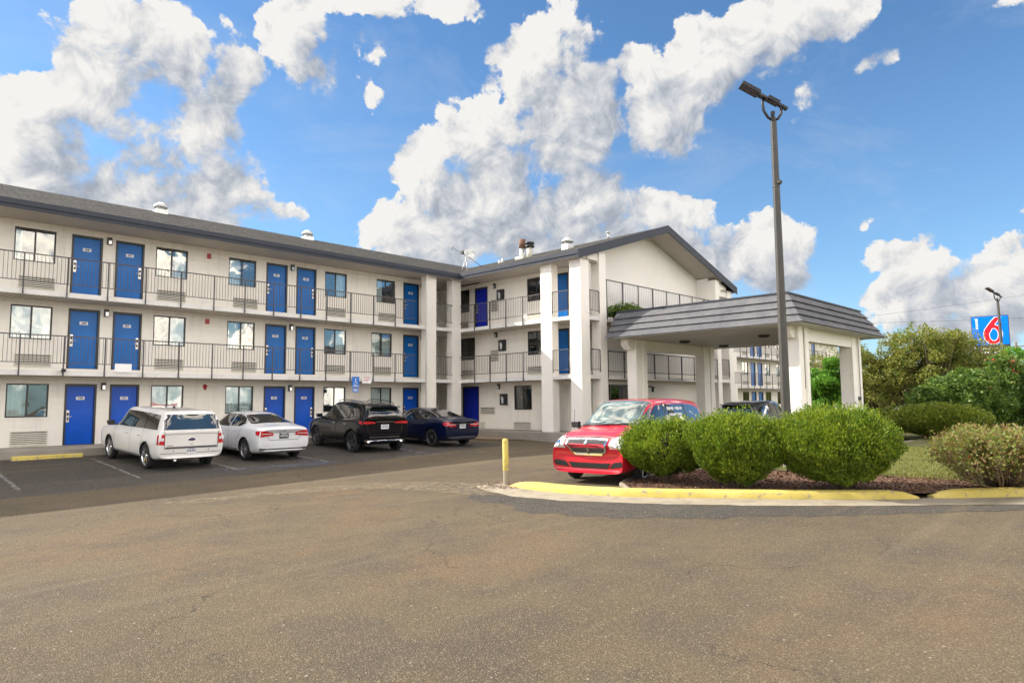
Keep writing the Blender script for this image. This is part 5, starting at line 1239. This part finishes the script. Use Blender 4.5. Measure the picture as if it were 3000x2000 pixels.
# open, red-tinged flowering shrub in the right corner
def twiggy(name, loc, rx, ry, h, label, mat, n, leaf, seed, nb=70, flowers=40, cat='shrub'):
    t = thing(name, loc, label, cat); g = np.random.default_rng(seed); b = MB(); ends = []
    for i in range(nb):
        a = g.random()*6.283; q = g.random()**.6; zt = h*(.55+.42*g.random())*(1-.12*q)
        tip = Vector((rx*q*math.cos(a), ry*q*math.sin(a), zt)); base = Vector((rx*.28*math.cos(a)*g.random(), ry*.2*math.sin(a)*g.random(), -.05))
        mid = base.lerp(tip, .5) + Vector(g.normal(0,.05,3)) + Vector((tip.x*.12, tip.y*.12, -.1*h*q)); m2 = mid.lerp(tip, .5) + Vector(g.normal(0,.04,3))
        b.tube([base, mid, m2, tip], [.018,.012,.008,.004], 5); ends += [mid, m2, tip, mid.lerp(m2,.5), m2.lerp(tip,.5)]
        for k in range(3):
            s_ = mid.lerp(tip, g.random()); e = s_ + Vector((g.normal(0,.14)+tip.x*.1, g.normal(0,.14)+tip.y*.1, .04+.2*g.random())); b.tube([s_, s_.lerp(e,.5)+Vector(g.normal(0,.02,3)), e], [.007,.005,.003], 4); ends += [e, s_.lerp(e,.6)]
    b.build('branches', M['twig'], t)
    E_ = np.array([tuple(e) for e in ends]); w = np.clip((E_[:,2]-h*.25)/(h*.5), .12, 1); w /= w.sum()
    P = E_[g.choice(len(E_), n, p=w)] + g.normal(0,1,(n,3))*[.10,.10,.065]; P = P[(P[:,2] > .1) & (P[:,2] < h*1.02)]
    leaf_mesh('foliage', P, P*[.3,.3,.2]+[0,0,.2], leaf, M[mat], t, 1.7, .8, 0, seed)
    if flowers:
        f = E_[g.choice(len(E_), flowers)] + g.normal(0,.06,(flowers,3)); k = 9
        FP = np.repeat(f, k, 0) + g.normal(0,.02,(flowers*k,3)); leaf_mesh('flowers', FP, g.normal(0,1,(len(FP),3)), .038, M['flower'], t, 1.1, .5, 0, seed)
    return t
twiggy('flowering_shrub', (-7.25,-24.0,-.21), 2.05, 1.1, 1.16, 'open twiggy shrub with red-tinged leaves and a few red flowers in the right corner', 'lf_mix', 21000, .036, 41, 130, 16)

def tree(name, loc, r, h, trunk_h, label, mat, n, leaf, seed, cat='tree', clumps=26, group=None, flowers=0, sparse=.38, multi=1, rz=.8):
    t = thing(name, loc, label, cat, 0, group); g = np.random.default_rng(seed); b = MB()
    cz = trunk_h + (h-trunk_h)/2; hz = (h-trunk_h)/2; C = []
    for i in range(clumps):
        d = g.normal(0,1,3); d /= np.linalg.norm(d); q = .35+.62*g.random()**.7
        C.append((d[0]*r*q, d[1]*r*q, cz + d[2]*hz*q*.95))
    for m in range(multi):
        a0 = g.random()*6.28; bx, by = (.25*math.cos(a0)*(multi > 1), .25*math.sin(a0)*(multi > 1))
        b.tube([(bx*.3,by*.3,-.4),(bx*.6,by*.6,trunk_h*.5),(bx,by,trunk_h),(bx*2,by*2,cz+hz*.5)], [.05*h/3,.042*h/3,.032*h/3,.01], 8)
    for c in C[:22]:
        s_ = Vector((0,0,trunk_h*(.5+.6*g.random()))); e = Vector(c); m2 = s_.lerp(e,.5)+Vector((0,0,-.08*h*g.random())); b.tube([s_, m2, e], [.022*h/3,.014*h/3,.004*h/3], 5)
    b.build('trunk', M['trunk'], t)
    C = np.array(C); k = g.choice(len(C), n); sc = r*sparse*(.55+.6*g.random(len(C)))[k][:,None]
    d = g.normal(0,1,(n,3)); d /= np.linalg.norm(d,axis=1)[:,None]; P = C[k] + d*sc*(.35+.65*g.random((n,1))**.5)*[1,1,rz]
    P = P[fbm3(P*(2.6/max(r,1)*1.3), seed) < .9]; P = P[P[:,2] > .05]
    leaf_mesh('crown', P, P-[0,0,cz], leaf, M[mat], t, 1.6, .9*r, 0, seed)
    if flowers:
        f = P[(P[:,2] > cz)]; f = f[g.choice(len(f), flowers)]; FP = np.repeat(f, 10, 0) + g.normal(0,.07,(flowers*10,3)); leaf_mesh('flowers', FP, g.normal(0,1,(len(FP),3)), .08, M['flower'], t, 1.1, .5, 0, seed)
    return t
tree('leafy_tree', (23.3,-10.0,-.3), 1.75, 4.3, .7, 'bright green bushy tree framed by the two outer canopy pillars', 'lf_green', 26000, .11, 51, clumps=34)
tree('bare_tree', (34.7,-6.1,-.3), 3.0, 7.0, 2.6, 'thin half-bare tree standing above the bright green one between the canopy pillars', 'lf_olive', 3600, .10, 52, clumps=40, sparse=.3)
GO = 'olive-brown trees right of the canopy'
for (x, y, r, h, n, s_, lab) in ((24.2,-12.5,2.0,5.8,24000,53,'olive tree touching the canopy roof corner, first of the olive group'),(24.5,-14.2,2.0,6.1,24000,54,'olive tree second to the right of the canopy pillar'),(24.5,-15.7,2.3,6.5,28000,55,'tallest olive-yellow tree, standing behind the mound hedge'),(27.0,-16.7,2.2,6.3,24000,56,'olive tree with wispy top left of the blue sign'),(29.2,-17.6,2.0,5.4,18000,57,'olive tree reaching below the blue sign')):
    tree('olive_tree', (x, y, -.3), r, h, .9, lab, 'lf_olive', int(n*.72), .085, s_, clumps=70, group=GO, sparse=.31, multi=3)
GD = 'dark flowering bushes at the right'
for (x, y, r, h, s_, lab, fl) in ((18.1,-17.6,1.6,3.1,61,'dark green glossy bush beside the mound hedge',0),(20.4,-18.6,1.8,3.5,62,'dark green bush with a few red blooms left of the sign post',18),(22.8,-19.6,1.9,3.9,63,'dark green bush carrying most of the red blooms, under the blue sign',50),(24.0,-21.0,1.9,3.7,64,'dark green bush cut off by the right edge of the picture',16)):
    tree('flowering_bush', (x, y, -.3), r, h, .15, lab, 'lf_dark', 26000, .10, s_, 'bush', 40, GD, fl, .42, 3)
tree('edge_tree', (32.0,-19.1,-.4), 2.3, 5.4, .8, 'mid green tree behind the dark bushes at the right edge', 'lf_green', 22000, .12, 66, clumps=36)
tree('low_bush', (15.2,-15.6,-.3), 1.1, 1.5, .1, 'low yellow-green bush in front of the silver car', 'lf_mound', 9000, .08, 67, 'bush', 20)
tree('climbing_plant', (2.7,-8.35,5.25), .8, .6, .05, 'leafy green plant spilling over the canopy roof against the balcony screen', 'lf_dark', 5000, .06, 68, 'plant', 24, None, 0, .4)
# distant wood
g = np.random.default_rng(70); n = 60000; u = g.random(n); X = 60+u*60+g.normal(0,3,n); Y = 22-u*62+g.normal(0,4,n)
top = 3.9+1.1*np.sin(u*23)+.8*np.sin(u*61+1)+.5*np.sin(u*140); Z = g.random(n)**.7*top-.4
tag(leaf_mesh('distant_wood', np.stack([X,Y,Z],1), g.normal(0,1,(n,3)), .42, M['lf_olive'], None, 1.4, 1, 0, 70), kind='stuff')
# grass blades and fallen bark near the kerb
g = np.random.default_rng(71); n = 42000; X = -7.4+g.random(n)*11; Y = -25+g.random(n)*7
ok = (Y < -18.2) & (X > -6.9) ; X, Y = X[ok], Y[ok]; P = np.stack([X, Y, np.array([G(a,c) for a,c in zip(X,Y)])+.125],1)
tag(leaf_mesh('grass_blades', P, np.tile([0,0,1.0],(len(P),1)), .014, M['lf_grass'], None, 4, .35, 0, 71), kind='stuff')
g = np.random.default_rng(72); n = 9000; X = -12+g.random(n)*6.5; Y = -25+g.random(n)*7.4
def inside(x, y, poly):
    c = False; j = len(poly)-1
    for i in range(len(poly)):
        if (poly[i][1] > y) != (poly[j][1] > y) and x < (poly[j][0]-poly[i][0])*(y-poly[i][1])/(poly[j][1]-poly[i][1])+poly[i][0]: c = not c
        j = i
    return c
ok = [i for i in range(n) if inside(X[i], Y[i], bed)]; P = np.array([(X[i], Y[i], G(X[i],Y[i])+.093) for i in ok])
tag(leaf_mesh('bark_chips', P, g.normal(0,1,(len(P),3))*[1,1,.15], .028, M['mulch'], None, 2.0, .1, 0, 72), kind='stuff')
# small ground spotlight in the bed
sp = thing('ground_spotlight', (-7.15,-19.75,-.2), 'small black ground spotlight on the bark between the middle and right round shrubs', 'spotlight', R(200))
b = MB(); b.tube([(0,0,0),(0,0,.14)], .02, 8); b.build('stake', M['black'], sp); b = MB(); b.box((-.12,-.09,.12),(.1,.09,.28)); b.prism([(-.12,-.1,.28),(-.12,.1,.28),(.14,.1,.24),(.14,-.1,.24)], (0,0,.02)); b.build('housing', M['tan_grille'], sp)

# ------------------------------------------------------------------ person far off by the drive
pr = thing('person', (33.3,-6.2,-.28), 'distant person in dark clothes with one arm held out, seen beside the outer canopy pillar', 'person', R(220))
J = {'pel':(0,0,.92,.15),'waist':(0,0,1.08,.135),'chest':(.01,0,1.28,.165),'neck':(0,0,1.44,.06),'head0':(.015,0,1.54,.085),'head1':(.02,0,1.64,.095),
 'sl':(0,.19,1.37,.065),'el':(-.02,.25,1.1,.048),'hl':(.05,.24,.86,.035),'sr':(0,-.19,1.37,.065),'er':(.1,-.38,1.2,.048),'hr':(.25,-.58,1.17,.035),
 'tl':(0,.1,.86,.095),'kl':(.03,.12,.48,.065),'al':(-.03,.13,.08,.045),'fl':(.14,.13,.03,.04),'tr':(0,-.1,.86,.095),'kr':(.05,-.13,.48,.065),'ar':(.02,-.15,.08,.045),'fr':(.19,-.15,.03,.04)}
E2 = [('pel','waist'),('waist','chest'),('chest','neck'),('neck','head0'),('head0','head1'),('chest','sl'),('sl','el'),('el','hl'),('chest','sr'),('sr','er'),('er','hr'),('pel','tl'),('tl','kl'),('kl','al'),('al','fl'),('pel','tr'),('tr','kr'),('kr','ar'),('ar','fr')]
kk = list(J); me = bpy.data.meshes.new('body'); me.from_pydata([J[q][:3] for q in kk], [(kk.index(a), kk.index(c)) for a, c in E2], [])
o = bpy.data.objects.new('tmp', me); COL.objects.link(o); o.modifiers.new('s','SKIN')
for i, q in enumerate(kk): me.skin_vertices[0].data[i].radius = (J[q][3],)*2
me.skin_vertices[0].data[0].use_root = True
o.modifiers.new('u','SUBSURF').levels = 2; bpy.context.view_layer.update()
bme = bpy.data.meshes.new_from_object(o.evaluated_get(bpy.context.evaluated_depsgraph_get())); bpy.data.objects.remove(o)
M['skin'] = simple('skin', (.25,.14,.09), .5); M['cloth'] = simple('dark_clothes', (.02,.022,.035), .9); M['hair'] = simple('hair', (.01,.009,.008), .7)
bme.materials.clear(); bme.materials.append(M['cloth']); bme.materials.append(M['skin'])
for p in bme.polygons: p.material_index = 1 if (p.center.z > 1.46 or (abs(p.center.y) > .42)) else 0; p.use_smooth = True
link(bpy.data.objects.new('body', bme), pr)
b = MB(); b.lathe([(.0,1.76),(.06,1.745),(.1,1.69),(.108,1.62),(.1,1.56)], 14, 0, 'z', (-.01,0,0)); b.build('hair', M['hair'], pr)

# ------------------------------------------------------------------ sky, sun, camera
BL = [(80.57, 17.6, 3.05, 2.63), (75.24, 22.49, 2.39, 1.33), (69.79, 17.98, 2.62, 1.46), (38.2, 23.33, 3.5, 4.08), (42.34, 20.87, 6.71, 4.21), (44.73, 16.32, 7.52, 3.55), (77.28, 20.05, 5.18, 2.12), (72.79, 17.08, 4.97, 2.64), (77.62, 13.77, 5.29, 1.63), (69.67, 14.01, 4.74, 1.5), (73.12, 25.38, 6.84, 2.64), (70.02, 24.61, 4.56, 2.51), (68.49, 22.76, 2.7, 2.84), (79.51, 19.81, 3.35, 2.18), (75.14, 20.0, 3.04, 1.6), (78.16, 16.7, 5.26, 2.96), (71.72, 19.16, 3.93, 2.14), (68.89, 20.06, 2.67, 1.45), (67.19, 21.02, 1.25, 1.46), (74.95, 15.34, 3.24, 1.9), (80.42, 14.49, 2.28, 1.34), (67.8, 16.23, 3.19, 2.14), (65.83, 17.45, 1.52, 1.52), (64.75, 14.98, 1.78, 1.29), (62.45, 28.76, 2.96, 2.73), (61.31, 26.1, 2.04, 2.14), (54.35, 30.95, 6.64, 1.24), (56.45, 26.81, 1.08, 1.68), (55.72, 24.66, 0.71, 1.24), (57.22, 20.5, 1.25, 0.98), (61.89, 15.21, 1.59, 0.79), (39.86, 28.83, 3.25, 2.85), (42.27, 25.74, 4.43, 2.99), (38.17, 25.1, 2.92, 3.25), (46.44, 21.68, 4.39, 2.87), (49.95, 20.84, 2.9, 1.84), (51.68, 18.41, 2.87, 2.68), (46.47, 16.87, 7.23, 3.27), (53.38, 15.11, 3.39, 2.19), (49.95, 13.81, 7.14, 2.21), (38.25, 21.0, 3.19, 2.61), (40.06, 17.33, 5.78, 3.52), (36.08, 15.0, 4.83, 3.0), (42.43, 13.53, 7.2, 2.23), (22.97, 28.24, 6.2, 2.24), (27.34, 26.11, 4.61, 3.55), (30.75, 23.56, 3.07, 3.23), (32.91, 26.71, 2.0, 1.45), (31.14, 20.29, 2.5, 1.54), (18.19, 27.78, 2.64, 1.53), (28.07, 21.28, 1.62, 1.26), (29.95, 14.11, 3.27, 2.16), (31.11, 12.01, 4.93, 2.46), (25.25, 11.62, 4.39, 2.92), (22.78, 9.57, 2.24, 1.85), (20.93, 22.78, 1.49, 1.06), (21.49, 21.67, 1.0, 0.96), (14.72, 10.74, 3.06, 1.1), (18.82, 10.92, 1.65, 0.76), (16.97, 12.99, 0.96, 0.69), (12.09, 7.9, 3.09, 2.64), (9.13, 7.13, 3.85, 2.79), (7.46, 9.71, 2.22, 1.36), (14.06, 6.6, 2.79, 2.22), (10.63, 4.9, 4.77, 1.66), (7.66, 12.48, 1.4, 0.63), (6.07, 25.05, 1.1, 0.79), (14.42, 24.08, 1.57, 0.66)]
wd = bpy.data.worlds.new('World'); S.world = wd; wd.use_nodes = True; t = wd.node_tree
bgn = t.nodes['Background']
sunv = Vector((-.80, 1.25, 1.0)).normalized(); el = math.asin(sunv.z); az = math.atan2(sunv.x, sunv.y)
sky = N(t, 'ShaderNodeTexSky'); sky.sky_type = 'NISHITA'; sky.sun_disc = False; sky.sun_elevation = el; sky.sun_rotation = az
sky.air_density = 1.0; sky.dust_density = .4; sky.ozone_density = 2.5; sky.altitude = 0
dirv = N(t, 'ShaderNodeTexCoord').outputs['Generated']
gt = bpy.data.node_groups.new('cloud_density', 'ShaderNodeTree'); gt.interface.new_socket('Dir', in_out='INPUT', socket_type='NodeSocketVector'); gt.interface.new_socket('D', in_out='OUTPUT', socket_type='NodeSocketFloat'); gt.interface.new_socket('E', in_out='OUTPUT', socket_type='NodeSocketFloat')
gi = gt.nodes.new('NodeGroupInput'); go = gt.nodes.new('NodeGroupOutput')
nv = N(gt, 'ShaderNodeVectorMath', {0: gi.outputs[0]}); nv.operation = 'NORMALIZE'
sx = N(gt, 'ShaderNodeSeparateXYZ', {0: nv.outputs[0]})
A_ = Mth(gt, 'MULTIPLY', Mth(gt, 'ARCTAN2', sx.outputs[1], sx.outputs[0]), 180/math.pi); EL_ = Mth(gt, 'MULTIPLY', Mth(gt, 'ARCSINE', sx.outputs[2]), 180/math.pi)
# warp the lookup so the edges billow
w1 = N(gt, 'ShaderNodeTexNoise', {'Vector': nv.outputs[0], 'Scale': 9.0, 'Detail': 5.0, 'Roughness': .6}); ws_ = N(gt, 'ShaderNodeSeparateColor', {0: w1.outputs['Color']})
A2 = Mth(gt, 'ADD', A_, Mth(gt, 'MULTIPLY', Mth(gt, 'SUBTRACT', ws_.outputs[0], .5), 5.0)); E2_ = Mth(gt, 'ADD', EL_, Mth(gt, 'MULTIPLY', Mth(gt, 'SUBTRACT', ws_.outputs[1], .5), 4.0))
cv = N(gt, 'ShaderNodeCombineXYZ', {0: A2, 1: E2_, 2: 0.0}); acc_ = None
for (a, e, ra, re) in BL:
    s1 = N(gt, 'ShaderNodeVectorMath', {0: cv.outputs[0], 1: (a, e, 0)}); s1.operation = 'SUBTRACT'
    s2 = N(gt, 'ShaderNodeVectorMath', {0: s1.outputs[0], 1: (1/ra, 1/re, 0)}); s2.operation = 'MULTIPLY'
    s3 = N(gt, 'ShaderNodeVectorMath', {0: s2.outputs[0], 1: s2.outputs[0]}); s3.operation = 'DOT_PRODUCT'
    wt = min(1.0, max(.42, (ra*re)**.5/2.6)); v = Mth(gt, 'MULTIPLY_ADD', s3.outputs['Value'], -wt, 1.12*wt + .05 - (.50 if wt < .62 else 0)); acc_ = v if acc_ is None else Mth(gt, 'SMOOTH_MAX', acc_, v, .35)
# unseen clouds added everywhere else (behind the camera), from noise alone
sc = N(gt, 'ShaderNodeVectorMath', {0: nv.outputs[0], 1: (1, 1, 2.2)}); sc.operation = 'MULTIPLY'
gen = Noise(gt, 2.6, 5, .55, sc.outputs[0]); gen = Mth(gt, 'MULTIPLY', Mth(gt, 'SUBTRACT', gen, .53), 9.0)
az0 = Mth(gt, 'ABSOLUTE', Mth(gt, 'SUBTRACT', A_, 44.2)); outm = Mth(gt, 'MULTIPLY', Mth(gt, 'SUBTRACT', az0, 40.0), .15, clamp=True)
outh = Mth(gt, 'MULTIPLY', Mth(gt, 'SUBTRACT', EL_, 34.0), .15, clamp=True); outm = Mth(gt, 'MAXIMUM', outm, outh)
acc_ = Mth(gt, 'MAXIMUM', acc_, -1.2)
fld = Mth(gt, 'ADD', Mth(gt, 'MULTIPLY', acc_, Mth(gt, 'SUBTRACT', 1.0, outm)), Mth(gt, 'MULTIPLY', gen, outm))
f1 = Noise(gt, 10, 9, .66, nv.outputs[0], .2); vo = N(gt, 'ShaderNodeTexVoronoi', {'Vector': N(gt, 'ShaderNodeVectorMath', {0: nv.outputs[0], 1: N(gt, 'ShaderNodeVectorMath', {0: w1.outputs['Color'], 3: .06}, operation='SCALE').outputs[0]}).outputs[0], 'Scale': 15.0, 'Detail': 2.0, 'Roughness': .55})
fr_ = Mth(gt, 'ADD', Mth(gt, 'MULTIPLY', Mth(gt, 'SUBTRACT', f1, .5), 3.7), Mth(gt, 'MULTIPLY', Mth(gt, 'SUBTRACT', 1.06, vo.outputs['Distance']), 1.2))
dd = Mth(gt, 'ADD', Mth(gt, 'MINIMUM', fld, .9), fr_)
gt.links.new(dd, go.inputs[0]); gt.links.new(Mth(gt, 'ADD', EL_, 0), go.inputs[1]); gt.interface.new_socket('F', in_out='OUTPUT', socket_type='NodeSocketFloat'); gt.interface.new_socket('O', in_out='OUTPUT', socket_type='NodeSocketFloat'); gt.links.new(fld, go.inputs[2]); gt.links.new(outm, go.inputs[3])
def dens(vec):
    g_ = t.nodes.new('ShaderNodeGroup'); g_.node_tree = gt; t.links.new(vec, g_.inputs[0]); return g_
d0 = dens(dirv)
def off(v, dx, dy, dz):
    n = N(t, 'ShaderNodeVectorMath', {0: v, 1: (dx, dy, dz)}); n.operation = 'ADD'; return n.outputs[0]
d2 = dens(off(dirv, -.036, .018, .040))
rel = Mth(t, 'MULTIPLY', Mth(t, 'SUBTRACT', d0.outputs[0], d2.outputs[0]), .17)
deep = Mth(t, 'MULTIPLY', Mth(t, 'ADD', Mth(t, 'MAXIMUM', d2.outputs[2], -.4), .4), .26)
fine = Mth(t, 'MULTIPLY', Mth(t, 'SUBTRACT', Noise(t, 19, 7, .62, dirv, .4), Noise(t, 19, 7, .62, off(dirv, -.010, .005, .011), .4)), 2.3)
sh = Mth(t, 'ADD', Mth(t, 'ADD', Mth(t, 'SUBTRACT', .80, deep), fine), rel, clamp=True)
cden = Mth(t, 'DIVIDE', d0.outputs[0], Mth(t, 'MULTIPLY_ADD', Mth(t, 'SUBTRACT', 1.0, sh), .9, .24), clamp=True)
cov = Ramp(t, cden, [(.0,(0,0,0)),(.25,(.18,.18,.18)),(.7,(.86,.86,.86)),(1,(1,1,1))])
cc = Ramp(t, sh, [(.05,(.235,.255,.295)),(.35,(.32,.34,.375)),(.6,(.41,.42,.44)),(.8,(.49,.487,.48)),(1,(.56,.55,.535))])
cc = Mix(t, 1, cc, (10,10,10,1), 'MULTIPLY'); cc = Mix(t, d0.outputs[3], cc, Mix(t, 1, cc, (7.6,6.6,5.45,1), 'MULTIPLY'))  # clouds outside the frame made brighter and warmer, added to lift the shaded walls
haze = Ramp(t, Mth(t, 'MULTIPLY', d0.outputs[1], 1/40.0), [(0,(1,1,1)),(.25,(.35,.35,.35)),(.7,(0,0,0))])
skc = Mix(t, 1, sky.outputs[0], (.70,.96,1.12,1), 'MULTIPLY'); skc = Mix(t, Mth(t, 'MULTIPLY', haze, .30), skc, (3.9,5.2,6.9,1))
wv = N(t, 'ShaderNodeMapping', {'Vector': dirv, 'Rotation': (0, R(25), R(20)), 'Scale': (2.2, 5, 9)})
wisp = Ramp(t, Noise(t, 1.0, 9, .68, wv.outputs[0], .6), [(.50,(0,0,0)),(.66,(.34,.34,.34)),(.8,(.6,.6,.6))])
skc = Mix(t, Mth(t, 'MULTIPLY', wisp, Ramp(t, d0.outputs[0], [(0,(.35,.35,.35)),(1,(1,1,1))])), skc, (4.6,4.8,5.1,1))
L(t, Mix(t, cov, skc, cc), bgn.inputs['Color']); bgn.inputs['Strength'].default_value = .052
sl_ = bpy.data.lights.new('sun', 'SUN'); sl_.energy = 2.45; sl_.angle = R(.5); sl_.color = (1, .93, .82); so = bpy.data.objects.new('sun', sl_); COL.objects.link(so); so.rotation_euler = sunv.to_track_quat('Z', 'Y').to_euler()
cam = bpy.data.cameras.new('camera'); cam.sensor_width = 36; cam.lens = 2011.63/3000*36; cam.clip_end = 3000; cam.clip_start = .1
co = bpy.data.objects.new('camera', cam); COL.objects.link(co)
yw, pt_, rl = R(44.247), R(5.07), R(-.507)
Fv = Vector((math.cos(yw)*math.cos(pt_), math.sin(yw)*math.cos(pt_), math.sin(pt_))); Rv = Vector((math.sin(yw), -math.cos(yw), 0)); Uv = Rv.cross(Fv)
R2 = Rv*math.cos(rl) + Uv*math.sin(rl); U2 = -Rv*math.sin(rl) + Uv*math.cos(rl)
co.matrix_world = Matrix(((R2.x,U2.x,-Fv.x,-23.4668),(R2.y,U2.y,-Fv.y,-26.5835),(R2.z,U2.z,-Fv.z,1.4821),(0,0,0,1)))
S.camera = co
S.render.engine = 'CYCLES'
S.view_settings.view_transform = 'Standard'; S.view_settings.look = 'None'; S.view_settings.gamma = 1; S.view_settings.exposure = 1.65
S.cycles.max_bounces = 8; S.cycles.transparent_max_bounces = 12
